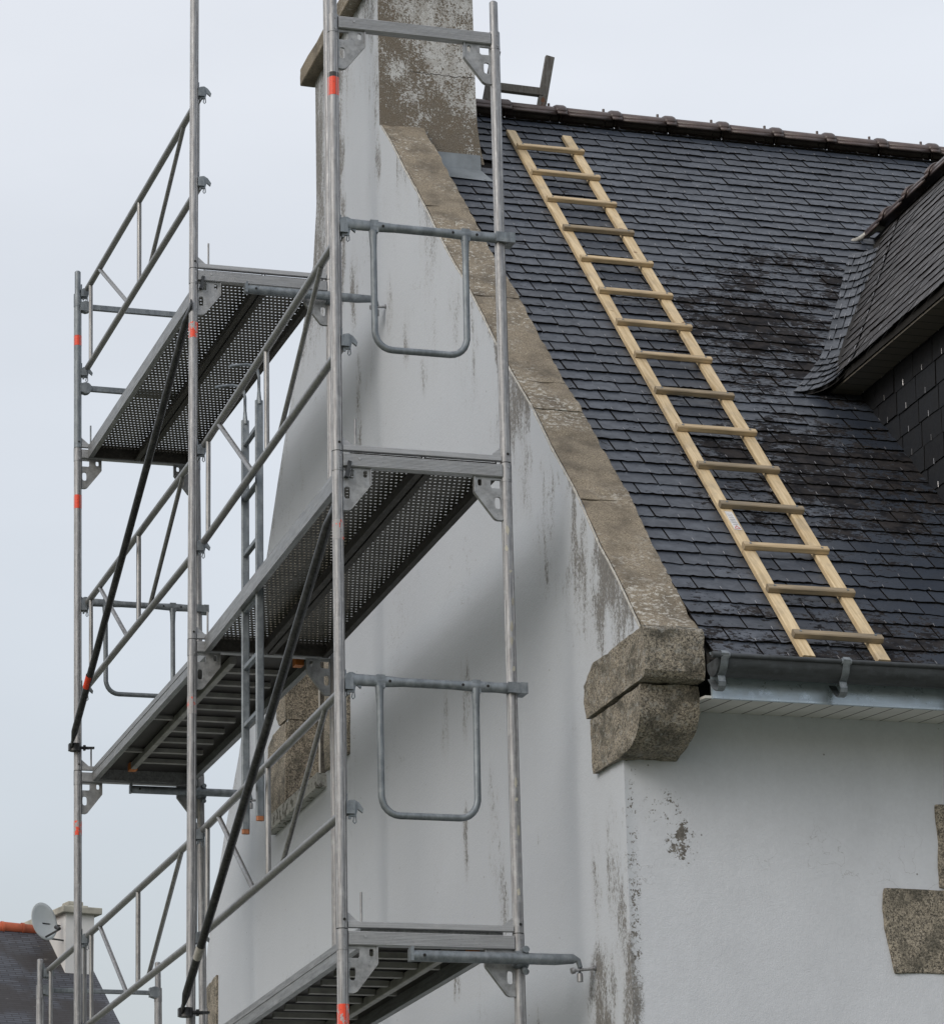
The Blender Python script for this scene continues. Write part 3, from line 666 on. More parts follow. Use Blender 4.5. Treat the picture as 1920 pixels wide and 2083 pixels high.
# swept valley
A_ = [V((2.50, 1.047, 6.869)), V((2.821, 1.413, 7.214)), V((3.20, 2.03, 7.80)), V((3.495, 2.522, 8.262))]
def lerp_poly(P, t):
    t = max(0, min(.9999, t))*(len(P)-1); i = int(t); return P[i].lerp(P[i+1], t-i)
def vs_(w_, t, lift=0):
    a = lerp_poly(A_, t); a = V((a.x, a.y, rz(a.y)+.012)); z = ZE+(ZR-ZE)*(t*.985); vx = XE+(XR-XE)*t*.985; v = V((vx, yroof(z), z)); b = V((vx, yroof(z)-.40, z+.006))
    v = V((vx+.01, a.y, a.z+.004)); p = a*(1-w_)**2+v*2*w_*(1-w_)+b*w_**2
    return p+V((-.45, -.45, .75)).normalized()*lift
mb = MB(); hk = mb; rows = 17; rowh = 1/rows
ncol = 5
for k in range(rows):
    t0, t1 = k*rowh, min(1, (k+1.9)*rowh); off = .5 if k % 2 else 0; j = -off
    while j < ncol:
        w0, w1 = max(0, j/ncol)+.01, min(1, (j+1)/ncol)-.01; n = 5
        if w1-w0 > .03:
            ds = random.uniform(-.08, .08)*rowh; lo = [vs_(w0+(w1-w0)*i/(n-1), t0+ds+random.uniform(-.06, .06)*rowh-.0*(i/(n-1)), .016) for i in range(n)]
            hi = [vs_(w0+(w1-w0)*i/(n-1), t1, .002) for i in range(n)]; lb = [vs_(w0+(w1-w0)*i/(n-1), t0+ds+.05*rowh, .009) for i in range(n)]
            mb.add(lo+hi+lb, [(i, i+1, n+i+1, n+i) for i in range(n-1)]+[(i+1, i, 2*n+i, 2*n+i+1) for i in range(n-1)])
            mb.mi[-(n-1):] = [1]*(n-1)
            cw = (w0+w1)/2; hk.cm = 2; hk.bar(vs_(cw, t0-.01, .022), vs_(cw, t0+.28*rowh, .020), .0018, .0018); hk.cm = 0
        j += 1
mb.obj('valley_slates', M['slate_valley'], dorm, smooth=False, recalc=False, mats=[M['slate_valley'], M['slate_edge'], M['hook']])
mb = MB(); nu, nv = 12, 24; vs = [vs_(i/nu, j/nv, -.004) for j in range(nv+1) for i in range(nu+1)]
mb.add(vs, [(j*(nu+1)+i, j*(nu+1)+i+1, (j+1)*(nu+1)+i+1, (j+1)*(nu+1)+i) for j in range(nv) for i in range(nu)]); mb.obj('valley_lining', M['roof_under'], dorm)
mb = MB(); ns = 10
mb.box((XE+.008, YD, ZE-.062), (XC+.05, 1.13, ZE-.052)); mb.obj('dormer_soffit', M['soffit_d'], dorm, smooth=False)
# cheeks and front
mb = MB()
for x0 in (XC+.012, 2*XR-XC-.11): mb.plate([(-.44, 4.95), (yroof(ZE)+.2, ZE-.06), (-.44, ZE-.06)], [], (x0+.05, 0, 0), (0, 1, 0), (0, 0, 1), .1)
mb.plate([(XC+.02, 4.9), (2*XR-XC-.02, 4.9), (2*XR-XC-.02, ZE), (XR, ZR-.08), (XC+.02, ZE)], [], (0, -.40, 0), (1, 0, 0), (0, 0, 1), .08)
mb.obj('dormer_walls', M['roof_under'], dorm, smooth=False)
mb = MB(); hk = mb
def cp(u, s_, lift=0): return V((XC-lift, -u, 4.95+s_))     # u=-y
slates(mb, hk, cp, 1.92, .118, .215, lambda s_: (-(yroof(4.95+s_)+.25), .44), None, .009, .005, .002, .026)
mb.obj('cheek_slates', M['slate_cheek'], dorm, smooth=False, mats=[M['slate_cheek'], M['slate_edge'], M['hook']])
# dormer ridge tiles
dt = ridge_mb(.30, .068).obj('ridge_tile', M['brown_tile'], dorm, angle=50, recalc=False)
so = dt.modifiers.new('s', 'SOLIDIFY'); so.thickness = .008; so.offset = -1
dt.rotation_euler = (0, 0, -math.pi/2); dt.location = (XR, 2.68, ZR-.002)
for i in range(1, 11):
    c = dt.copy(); COL.objects.link(c); c.parent = dorm; c.location = (XR, 2.68-.30*i, ZR-.002)
mb = MB(); mb.path([(XR-.16, 2.66, ZR-.055), (XR-.06, 2.66, ZR+.00), (XR-.02, 2.64, ZR+.035), (XR+.03, 2.64, ZR+.05)], [.008, .017, .026, .024], 10, .8)
mb.obj('mortar_patch', M['mortar'], dorm, rough=(.010, 20, 3))

# ------------------------------------------------------------------ metal trestle standing on the ridge
tr = thing('ridge_bracket', 'grey metal bracket with two leaning legs and a crossbar astride the ridge', 'bracket', (2.03, 3.8, 9.47))
B_ = (2.03, 3.8, 9.47)
for (x0, x1) in ((1.872, 1.937), (2.198, 2.262)):
    m_ = MB(); m_.bar((x0-.004, 3.80, 9.455), (x1, 3.80, 9.808), .052, .028, (0, 1, 0), .002)
    m_.bar((x0+.006, 3.782, 9.48), (x0+.010, 3.782, 9.50), .014, .014, (0, 1, 0))
    shift(m_, B_).obj('leg', M['rusty'], tr, smooth=False)
m_ = MB(); m_.bar((1.90, 3.80, 9.583), (2.208, 3.80, 9.577), .035, .048, (0, 0, 1), .002); shift(m_, B_).obj('crossbar', M['rusty'], tr, smooth=False)

# ------------------------------------------------------------------ wooden roof ladder
lad = thing('roof_ladder', 'long light pine ladder lying on the slate roof with its foot at the gutter', 'ladder', (1.80, -1.0, 4.93))
LB = V((1.80, -1.0, 4.93))
def rof(x, y, l): return V((x+.030, y+.100, rz(y+.100)+.037))+V((0, -SN, CS))*l
for xt, xb in ((1.897, 1.634), (2.225, 1.955)):
    m_ = MB(); m_.bar(rof(xb, -1.042, .0), rof(xt, 3.432, .0), .054, .026, (0, -SN, CS), .003); shift(m_, LB).obj('rail', M['wood'], lad, angle=30)
ry = [3.222, 2.927, 2.628, 2.319, 2.008, 1.696, 1.404, 1.116, .811, .512, .224, -.064, -.353, -.633, -.918]
for i, y in enumerate(ry):
    t = (y+1.042)/4.474; x0 = 1.634+(1.897-1.634)*t-.030; x1 = 1.955+(2.225-1.955)*t+.030; dy = random.uniform(-.004, .004)
    m_ = MB(); m_.bar(rof(x0, y-.012, .027), rof(x1, y-.012+dy, .027), .036, .027, (0, -SN, CS), .004)
    r_ = shift(m_, LB).obj('rung', M['rung_b' if i in (3, 8, 10, 11, 13, 14) else 'rung_a'], lad, angle=30)
    for xx in (x0+.03, x1-.03):
        m_ = MB(); m_.tube(rof(xx, y-.012, .040), rof(xx, y-.012, .0425), .0055, 10); shift(m_, LB).obj('screw', M['galv'], r_)
# label stuck on the lower left rail
t0 = -.16; 
def lp(dx, y, l): t = (y+1.042)/4.474; return rof(1.634+(1.897-1.634)*t+dx, y, l)
m_ = MB(); m_.bar(lp(0, -.235, .0145), lp(0, -.108, .0145), .034, .001, (0, -SN, CS)); st_ = shift(m_, LB).obj('warning_label', M['plastic_white'], lad, smooth=False)
m_ = MB()
for i in range(7): m_.bar(lp(-.011, -.200+i*.012, .0155), lp(.011, -.200+i*.012, .0155), .0028, .0006, (0, -SN, CS))
shift(m_, LB).obj('label_text', M['grey_ink'], st_, smooth=False)
m_ = MB(); a, b, c_ = lp(-.012, -.228, .0156), lp(.012, -.228, .0156), lp(0, -.209, .0156)
for p, q in ((a, b), (b, c_), (c_, a)): m_.bar(p, q, .003, .0006, (0, -SN, CS))
shift(m_, LB).obj('warning_triangle', M['red_ink'], st_, smooth=False)

# ------------------------------------------------------------------ SCAFFOLD
SC = V((.366, 3.6, 0))
scaf = thing('scaffold', 'tall aluminium frame scaffold with perforated decks standing along the white gable wall', 'scaffold', tuple(SC))
def sob(mb, *a, **k):
    for v_ in mb.v:                                   # the far end of the scaffold leans a little
        t = max(0, (v_.y-3.2)/2.887); v_.x += (-.0143*(v_.z-7)-.006)*min(t, 1.05)
    return shift(mb, SC).obj(*a, **k)
FW = .732
def prof(t):
    k = 1.
    for c in (0, math.pi/2, math.pi, 1.5*math.pi):
        d = abs((t-c-math.pi/8+math.pi) % (2*math.pi)-math.pi)
        if d < .15: k = .90
    return k
def cbox(mb, c, sx_, sy_, sz_): mb.box((c[0]-sx_/2, c[1]-sy_/2, c[2]-sz_/2), (c[0]+sx_/2, c[1]+sy_/2, c[2]+sz_/2))
def gusset(mb, x, y, z, sg):
    P = [(.020, -.066), (.141, -.066), (.141, -.136), (.056, -.246), (.044, -.252), (.020, -.252)]
    H = [oval(.118, -.092, .0095, .0155), [(.026, -.078), (.026, -.115), (.064, -.115), (.070, -.108), (.070, -.078)], oval(.040, -.178, .0135, .027)]
    mb.plate(P if sg > 0 else [(a, b) for a, b in P], [h[::-1] for h in H], (x, y, z), (sg, 0, 0), (0, 0, 1), .012)
    # raised rim
    for a, b in zip(P[1:5], P[2:6]): mb.bar((x+sg*a[0], y, z+a[1]), (x+sg*b[0], y, z+b[1]), .022, .006, (0, 0, 1) if abs(a[0]-b[0]) > .02 else (1, 0, 0))
TAPE = {(0, 6): 'tape', (0, 4): 'tape_gone', (0, 2): 'tape_worn', (1, 6): 'tape_worn', (1, 4): 'tape_gone', (2, 6): 'tape', (2, 4): 'tape_worn'}
def frame(ix, x0, y, zb, h, x0t=None, bottom=True, transom=True, mat='alu', mat2='alu_dull', spig=.15):
    """one scaffold frame; x0 outer standard"""
    mb = MB(); zt = zb+h
    for k, xs in enumerate((x0, x0+FW)):
        mb.tube((xs, y, zb+.001), (xs, y, zt-.001), .0232, 64, prof=prof)
        mb.tube((xs, y, zt-.085), (xs, y, zt-.003), .0246, 24)
        if transom or spig:
            mb.tube((xs, y, zt-.01), (xs, y, zt+spig-.006), .0185, 24); mb.tube((xs, y, zt+spig-.006), (xs, y, zt+spig), .0185, 24, .013)
        for dz_ in (-.022, -.072):
            mb.tube((xs+.006, y-.0245, zt+dz_), (xs+.006, y-.0262, zt+dz_), .005, 8)
    mb.cm = 2
    if transom:
        mb.bar((x0+.022, y, zt-.0375), (x0+FW-.022, y, zt-.0385), .040, .056, (0, 0, 1), .003)
        for i in range(9): mb.bar((x0+.024, y-.0205, zt-.014-i*.0058), (x0+FW-.024, y-.0205, zt-.014-i*.0058), .0015, .0024)
        for xx in (.09, .30, .48): mb.tube((x0+xx, y-.021, zt-.03), (x0+xx, y-.0235, zt-.03), .006, 8) if xx == .09 else None
    if bottom:
        mb.bar((x0+.022, y, zb+.018), (x0+FW-.022, y, zb+.019), .026, .024, (0, 0, 1), .002)
        for sg, xs in ((1, x0), (-1, x0+FW)):
            mb.plate([(.020, .006), (.066, .030), (.020, .070)], [], (xs, y, zb), (sg, 0, 0), (0, 0, 1), .010)
    mb.cm = 1
    for xs in (x0, x0+FW):
        mb.tube((xs+.004, y-.0215, zb+.036), (xs+.004, y-.0243, zb+.036), .0060, 10)  # black disc painted for the shade inside the pin hole
        mb.tube((xs, y, zb-.0012), (xs, y, zb+.0022), .0236, 24)
        if not transom or True: pass
    ob = sob(mb, 'frame', None, scaf, angle=28, mats=[M[mat], M['black'], M['alu_h']])
    if transom:
        for sg, xs in ((1, x0), (-1, x0+FW)):
            mb = MB(); gusset(mb, xs, y, zt, sg); sob(mb, 'corner_bracket', M[mat2], ob, angle=30)
    if bottom:
        mb = MB(); mb.tube((x0+.079, y, zb+.02), (x0+.079, y, zb+.150), .0052, 10); sob(mb, 'deck_pin', M[mat], ob)
    tp = TAPE.get((ix, zb))
    if tp:
        mb = MB(); mb.tube((x0, y, zt-.385+(.0 if ix else .0)), (x0, y, zt-.300), .0239, 48, prof=prof, cap=False); sob(mb, 'tape', M[tp], ob)
    return ob
X3, Y3, X5, Y5, X7, Y7 = .019, 3.054, -.045, 6.087, -.07, 7.30
for zb in (0, 2, 4, 6): frame(0, 0, 0, zb, 2)
for zb in (0, 2, 4, 6, 8): frame(1, X3, Y3, zb, 2)
for zb in (0, 2, 4, 6): frame(2, X5, Y5, zb, 2)
frame(2, X5, Y5, 8, 1.0, transom=False, mat='galv', spig=.15)
for zb in (0, 2): frame(3, X7, Y7, zb, 2)
frame(3, X7, Y7, 4, .93, transom=False, spig=.16)
# the black band with the tape on the outer standard near the top, and the tape on the short post
mb = MB(); mb.tube((0, 0, 7.701), (0, 0, 7.722), .0239, 48, prof=prof, cap=False); sob(mb, 'black_tape', M['black_ink'], scaf)
mb = MB(); mb.tube((X5, Y5, 8.66), (X5, Y5, 8.725), .0239, 48, prof=prof, cap=False); sob(mb, 'tape', M['tape'], scaf)
mb = MB(); mb.tube((X5, Y5, 5.62), (X5, Y5, 5.70), .0241, 48, prof=prof, cap=False)

# end rails with hanging loop
def loop_rail(x0, y, z):
    mb = MB(); yy = y-.012
    xs = [x0+.045, x0+.06, x0+.15, x0+.19, x0+.26, x0+.47, x0+.54, x0+.60, x0+.66, x0+.70, x0+.785]
    rs = [.026, .026, .024, .024, .019, .019, .022, .024, .022, .024, .025]; fl = [.45, .45, .55, .6, 1, 1, .7, .6, .8, .7, .7]
    mb.path([(q, yy, z+.022-.004*i/10) for i, q in enumerate(xs)], rs, 14, fl, (0, 0, 1))
    pts = [(x0+.164, yy, z+.0)]; R_ = .075; zb = z-.535
    pts += [(x0+.164, yy, z-.03), (x0+.165, yy, z-.08), (x0+.166, yy, zb+R_)]
    for a in range(15, 90, 15): t = math.radians(a); pts.append((x0+.168+R_-R_*math.cos(t), yy, zb+R_-R_*math.sin(t)))
    pts.append((x0+.168+R_, yy, zb)); pts.append((x0+.569-R_, yy, zb))
    for a in range(15, 90, 15): t = math.radians(a); pts.append((x0+.569-R_+R_*math.sin(t), yy, zb+R_-R_*math.cos(t)))
    pts += [(x0+.571, yy, zb+R_), (x0+.573, yy, z-.08), (x0+.573, yy, z-.03), (x0+.573, yy, z+.01)]
    mb.path(pts, [.019, .017]+[.0145]*(len(pts)-4)+[.017, .019], 12, 1.)
    mb.box((x0+.150, yy-.013, z-.008), (x0+.186, yy+.013, z+.047)); mb.box((x0+.556, yy-.013, z-.010), (x0+.592, yy+.013, z+.045))
    # socket clasping the inner standard and hook at the outer one
    mb.bar((x0+.706, yy-.022, z+.018), (x0+.787, yy-.022, z+.016), .012, .044); mb.box((x0+.760, yy-.03, z-.006), (x0+.790, yy+.05, z+.040))
    mb.tube((x0+.045, yy-.006, z+.022), (x0+.045, yy+.012, z+.022), .031, 14)
    ob = sob(mb, 'end_guardrail', M['galv'], scaf, angle=40)
    mb = MB()
    for q in (.205, .515, .622): mb.tube((x0+q, yy-.014, z+.020), (x0+q, yy-.0175, z+.020), .006, 10)
    sob(mb, 'bolt_holes', M['black'], ob)  # black discs painted for the shade inside the holes
loop_rail(0, 0, 7.0); loop_rail(0, 0, 5.0); loop_rail(X5, Y5, 7.01)
def straight_end(x0, y, z, h=.036):
    mb = MB(); mb.bar((x0+.05, y-.008, z), (x0+FW-.03, y-.008, z-.003), .022, h, (0, 0, 1), .003)
    for xs in (x0+.035, x0+FW-.035): mb.box((xs-.02, y-.028, z-.028), (xs+.018, y+.02, z+.028)); mb.tube((xs+.012, y-.026, z), (xs+.012, y+.02, z), .036, 12)
    sob(mb, 'end_rail', M['galv'], scaf, angle=40)
straight_end(X5, Y5, 8.915); straight_end(X5, Y5, 8.385); straight_end(X7, Y7, 4.90, .026)

# long guardrails with struts, and their clamps
def clamp(parent, x, y, z):
    mb = MB()
    mb.box((x+.018, y-.026, z-.036), (x+.052, y+.026, z+.012)); mb.box((x+.020, y-.004, z+.0), (x+.027, y+.004, z+.050))
    mb.plate([(.030, .020), (.052, .024), (.072, .012), (.090, -.014), (.086, -.030), (.066, -.014), (.058, -.046), (.034, -.046)], [], (x, y-.010, z), (1, 0, 0), (0, 0, 1), .012)
    mb.box((x+.028, y-.014, z-.056), (x+.038, y-.004, z-.036))
    mb.path([(x+.052, y-.012, z-.042), (x+.047, y-.012, z-.066), (x+.053, y-.012, z-.074), (x+.060, y-.012, z-.066), (x+.058, y-.012, z-.042)], .0028, 6)
    return sob(mb, 'clamp', M['galv'], parent, angle=30)
DONE = set()
def guard(a, b, z, far=True, L=None):
    """a=(x,y) near post, b=(x,y) far post"""
    def P(s_, z_):   # s_ measured from the near post along the bay, in metres of 3.054
        t = s_/3.054; return V((a[0]+.050+(b[0]-a[0])*t, a[1]+(b[1]-a[1])*t, z_))
    full = (b[1]-a[1]) > 2
    mb = MB(); e0, e1 = (.045, 3.000)
    mb.tube(P(e0, z+.020), P(e1, z+.020), .0185, 18); mb.tube(P(e0, z-.495), P(e1, z-.495), .0185, 18)
    v = lambda s0, z0, s1, z1, r=.0125: mb.tube(P(s0, z0), P(s1, z1), r, 10)
    v(2.905 if full else 2.85, z+.01, 2.905 if full else 2.85, z-.49); v(.14, z+.01, .14, z-.49)
    if full:
        v(1.555, z+.01, 1.555, z-.49, .0135); v(2.64, z+.01, 1.87, z-.485); v(.455, z+.01, 1.27, z-.485)
    mb.box(P(.012, z-.03)-V((.02, 0, .01)), P(.05, z+.03)+V((-.012, .02, .0)))
    ob = sob(mb, 'guardrail', M['tube'], scaf, angle=40)
    for zz in (z+.015, z-.50):
        for q in (a, b):
            if (q, zz) not in DONE: DONE.add((q, zz)); clamp(ob, q[0], q[1], zz)
    return ob
A1, A3, A5, A7 = (0, 0), (X3, Y3), (X5, Y5), (X7, Y7)
guard(A1, A3, 7.0); guard(A1, A3, 5.0); guard(A3, A5, 9.0); guard(A3, A5, 7.0); guard(A3, A5, 5.0); guard(A5, A7, 5.0)
guard(A1, A3, 3.0); guard(A3, A5, 3.0)

# decks
def deck_perf(a, b, z):
    x0 = a[0]; y0, y1 = a[1]+.02, b[1]-.02; dx = b[0]-a[0]
    for k, (u0, u1) in enumerate(((.062, .372), (.386, .696))):
        mb = MB()
        def q(u, t, dz_): return V((a[0]+dx*t+u, y0+(y1-y0)*t, z+dz_))
        for u, sg in ((u0, 1), (u1, -1)):
            mb.cm = 0 if (k == 0 and sg == 1) else 1
            mb.bar(q(u, 0, -.026), q(u, 1, -.026), .004, .076)                # side web
            mb.bar(q(u+sg*.014, 0, -.0615), q(u+sg*.014, 1, -.0615), .028, .004)   # lower flange
            mb.bar(q(u+sg*.012, 0, -.035), q(u+sg*.012, 1, -.035), .006, .010)
        for t in (0.004, .996): mb.bar(q(u0, t, -.025), q(u1, t, -.025), .012, .07)
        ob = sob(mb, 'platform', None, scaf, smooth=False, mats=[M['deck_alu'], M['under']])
        mb = MB()
        A, B, C_, D = q(u0, 0, .006), q(u1, 0, .006), q(u1, 1, .006), q(u0, 1, .006)
        mb.add([A, B, C_, D], [(0, 1, 2, 3)]); sob(mb, 'perforated_sheet', M['perf'], ob, smooth=False)
        mb = MB()
        for u, sg in ((u0, 1), (u1, -1)):
            mb.bar(q(u+sg*.006, 0.006, -.028), q(u+sg*.006, .994, -.028), .006, .062); mb.bar(q(u+sg*.018, .006, -.058), q(u+sg*.018, .994, -.058), .022, .003)
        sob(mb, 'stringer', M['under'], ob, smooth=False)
deck_perf(A3, A5, 8.0); deck_perf(A1, A3, 6.0)
def deck_ply(a, b, z, beam, span, n, other, orange=False):
    y0, y1 = a[1]+.03, b[1]-.03; dx = b[0]-a[0]
    def q(u, s_, dz_): t = s_/(y1-y0); return V((a[0]+dx*t+u, y0+s_, z+dz_))
    Ld = y1-y0; mb = MB(); u0, u1 = .088, .672
    for u, sg in ((u0, 1), (u1, -1)):
        mb.bar(q(u, 0, -.022), q(u, Ld, -.022), .010, .078); mb.bar(q(u+sg*.014, 0, -.058), q(u+sg*.014, Ld, -.058), .024, .005); mb.bar(q(u-sg*.006, 0, -.012), q(u-sg*.006, Ld, -.012), .004, .006)
    for s_ in (.0, Ld): mb.bar(q(u0, s_, -.02), q(u1, s_, -.02), .02, .07)
    ob = sob(mb, 'platform', M['deck_alu'], scaf, smooth=False)
    mb = MB(); A, B, C_, D = q(u0+.005, .01, .008), q(u1-.005, .01, .008), q(u1-.005, Ld-.01, .008), q(u0+.005, Ld-.01, .008)
    dn = V((0, 0, .010)); mb.add([A, B, C_, D, A+dn, B+dn, C_+dn, D+dn], [(3, 2, 1, 0), (4, 5, 6, 7), (0, 1, 5, 4), (1, 2, 6, 5), (2, 3, 7, 6), (3, 0, 4, 7)])
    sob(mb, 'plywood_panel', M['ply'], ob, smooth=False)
    mb = MB(); mb.bar(q(beam, .25, -.020), q(beam, Ld-.25, -.020), .034, .040, (0, 0, 1), .003)
    sob(mb, 'cross_bar', M['crossbar'], ob, smooth=False)
    for i in range(n):
        s_ = .5+(Ld-.85)*i/(n-1)
        mb = MB(); mb.bar(q(span[0], s_, -.010), q(span[1], s_, -.010), .034, .024); sob(mb, 'cross_bar', M['crossbar'], ob, smooth=False)
        if other and i % 3 == 1: mb = MB(); mb.bar(q(other[0], s_+.02, -.010), q(other[1], s_+.02, -.010), .024, .018); sob(mb, 'cross_bar', M['crossbar'], ob, smooth=False)
    if orange:
        for u, s_ in ((u1-.06, .22), (beam, Ld-.22)):
            mb = MB(); mb.bar(q(u, s_-.03, -.02), q(u, s_+.03, -.02), .045, .044); sob(mb, 'latch_block', M['orange'], ob, smooth=False)
deck_ply(A3, A5, 6.0, .275, (.295, .60), 9, (.10, .255), True)
deck_ply(A1, A3, 4.0, .535, (.215, .515), 10, (.555, .62), True)
mb = MB()

# diagonal braces on the outside
def brace(p, q):
    p, q = V(p), V(q); d = (q-p).normalized(); mb = MB(); f0 = .14
    pts = [p, p+d*.05, p+d*f0, q-d*f0, q-d*.05, q]
    mb.path(pts, [.022, .023, .0205, .0205, .023, .022], 16, [.25, .25, 1, 1, .25, .25], (1, 0, 0) if False else None)
    ob = sob(mb, 'diagonal_brace', M['brace'], scaf, angle=40)
    for c_, yy in ((q, 1),):
        mb = MB(); mb.tube(c_+V((-.005, 0, 0)), c_+V((.11, 0, 0)), .009, 10); mb.tube(c_+V((.025, 0, -.022)), c_+V((.025, 0, .022)), .034, 16); mb.tube(c_+V((.075, -.0, 0)), c_+V((.088, 0, 0)), .018, 6)
        mb.bar(c_+V((.095, 0, 0)), c_+V((.14, 0, .002)), .02, .012)
        mb.box(c_+V((-.012, -.02, -.02)), c_+V((.03, .02, .02)))
        sob(mb, 'coupler', M['brace'], ob, angle=30)
    return ob
b1 = brace((.0, 3.01, 7.80), (-.092, 6.06, 6.135)); b2 = brace((-.0, .048, 5.80), (-.045, 2.98, 4.115))
for (p, q, t, m_, o_b, l_) in (((.0, 3.01, 7.80), (-.092, 6.06, 6.135), .835, 'tape', b1, .05), ((-.0, .048, 5.80), (-.045, 2.98, 4.115), .865, 'mortar', b2, .045)):
    p, q = V(p), V(q); c_ = p.lerp(q, t); d = (q-p).normalized(); mb = MB(); mb.tube(c_-d*l_, c_+d*l_, .0212, 16, cap=False); sob(mb, 'tape', M[m_], o_b)

# wall ties
def tie(x0, y, z, xa=.262, xb=.965, wz=None):
    yy = y-.052; mb = MB()
    mb.path([(x0+xa, yy, z), (x0+xb-.16, yy, z), (x0+xb-.10, yy, z), (x0+xb-.02, yy, z+.004), (x0+xb, yy, z-.002), (x0+xb+.008, yy, z-.03), (x0+xb+.006, yy, z-.055)], [.0235, .0235, .0235, .020, .012, .010, .010], 18, [1, 1, 1, .55, .8, 1, 1], (0, 0, 1))
    mb.plate([(-.006, -.022), (.008, -.022), (.008, .034), (.0, .036), (-.006, .024)], [], (x0+xa+.004, yy, z+.0), (1, 0, 0), (0, 0, 1), .046)
    ob = sob(mb, 'wall_tie', M['galv'], scaf, angle=40)
    mb = MB(); mb.tube((x0+FW-.026, y-.026, z), (x0+FW+.026, y-.026, z), .036, 16); mb.tube((x0+FW, y, z-.026), (x0+FW, y, z+.026), .034, 16)
    mb.tube((x0+FW+.01, yy-.02, z+.035), (x0+FW+.01, yy+.03, z+.035), .014, 12); mb.tube((x0+FW+.01, yy-.01, z-.055), (x0+FW+.01, yy+.03, z-.035), .013, 12)
    sob(mb, 'coupler', M['galv'], ob, angle=40)
    mb = MB(); wx = XG; mb.tube((x0+xb-.012, yy, z-.042), (wx+.02, yy, z-.030), .0065, 10); mb.tube((x0+xb-.016, yy, z-.042), (x0+xb-.03, yy, z-.045), .013, 12)
    mb.tube((x0+xb+.006, yy, z-.055), (x0+xb+.006, yy, z-.088), .012, 12)
    mb.tube((wx-.006, yy, z-.031), (wx+.01, yy, z-.031), .012, 12)
    sob(mb, 'eye_bolt', M['alu'], ob, angle=40)
    mb = MB(); mb.tube((x0+xa+.055, yy-.0215, z), (x0+xa+.055, yy-.0245, z), .0065, 10); sob(mb, 'bolt_hole', M['black'], ob)  # hole is a black disc painted for the shade inside
tie(0, 0, 3.892); tie(X3, Y3, 7.892); tie(X5, Y5, 5.892, .30, 1.02)

# small dark wedge locks under the transoms by the outer standards
for (x0, y, z) in ((0, 0, 6), (X3, Y3, 8)):
    mb = MB(); mb.bar((x0+.048, y-.018, z-.045), (x0+.034, y-.018, z-.115), .022, .016); mb.bar((x0+.060, y-.018, z-.075), (x0+.048, y-.018, z-.115), .012, .004)
    sob(mb, 'wedge_lock', M['brace'], scaf, smooth=False)
# paint splashes on the inner near standard
mb = MB()
for z0, h_, a0 in ((5.70, .045, 1.2), (5.62, .03, .9), (5.52, .015, 1.6), (5.39, .04, 1.9), (5.28, .05, 1.5), (5.22, .05, 1.4), (5.10, .03, 1.7), (4.62, .045, 1.5), (4.55, .02, 1.5), (4.42, .06, 1.8), (4.17, .035, 1.45)):
    n = 9; pts = []
    cx, cz = 0, z0
    for i in range(n):
        t = 2*math.pi*i/n; rr = random.uniform(.6, 1.15); a = -math.pi/2+(a0-1.5)*.9+math.cos(t)*.34*rr; pts.append((FW+math.cos(a)*.0243, math.sin(a)*.0243, z0+math.sin(t)*h_*.5*rr))
    mb.add(pts, [tuple(range(n))])
sob(mb, 'paint_splash', M['cap_stone'], scaf, smooth=False)

# ------------------------------------------------------------------ steel access ladder hooked on the rail
al = thing('hook_ladder', 'narrow galvanised ladder with orange end caps hooked over the scaffold guardrail', 'ladder', (.11, 2.1, 4.85))
AB = V((.11, 2.1, 4.85))
for yy in (1.943, 2.248):
    mb = MB(); mb.bar((.112, yy, 4.868), (.112, yy, 6.90), .020, .038, (1, 0, 0), .005)
    mb.path([(.112, yy, 6.88), (.112, yy, 6.90), (.112, yy, 6.925), (.112, yy, 6.945)], [.019, .020, .014, .009], 12, [.6, .6, .7, 1], (0, 1, 0))
    mb.path([(.112, yy, 6.93), (.112, yy, 7.02), (.104, yy, 7.055), (.085, yy, 7.075), (.05, yy, 7.079), (-.005, yy, 7.070)], .0078, 10)
    mb.path([(-.005, yy, 7.070), (-.020, yy, 7.066), (-.036, yy, 7.061)], .0078, 10)
    s_ = shift(mb, AB).obj('stile', M['galv'], al, angle=40)
    mb = MB(); mb.bar((.112, yy, 4.846), (.112, yy, 4.867), .020, .037, (1, 0, 0), .007); shift(mb, AB).obj('end_cap', M['endcap'], s_)
for k in range(7):
    z = 6.775-.2815*k; mb = MB(); mb.bar((.112, 1.955, z), (.112, 2.236, z), .024, .024, (0, 0, 1), .003); shift(mb, AB).obj('rung', M['galv'], al, angle=40)

# ------------------------------------------------------------------ neighbouring house far behind
NP = V((6.457, 45.867, 12.699)); NA = math.radians(13.08)      # local y axis turned to the left
nb = thing('neighbour_house', 'distant house with dark slate roof, orange ridge tiles and white chimney at the lower left', 'house', (NP.x, NP.y, 0)); nb.rotation_euler = (0, 0, NA)
ZT = NP.z
cx0, cy0 = .10, .10; zb_ = ZT-1.27        # roof height at the chimney's front face
def nz_(y): return zb_+(y-cy0)*.92
yr = cy0+1.02; zr_ = nz_(yr)
ye = cy0-6.0; ze = nz_(ye)
mb = MB(); x0, x1 = -16, cx0+.60
mb.plate([(ye+.3, 0), (ye+.3, ze), (yr, zr_-.15), (2*yr-ye-.3, ze), (2*yr-ye-.3, 0)], [], ((x0+x1)/2, 0, 0), (0, 1, 0), (0, 0, 1), x1-x0-.1)
mb.obj('wall', M['paint_white'], nb, smooth=False)
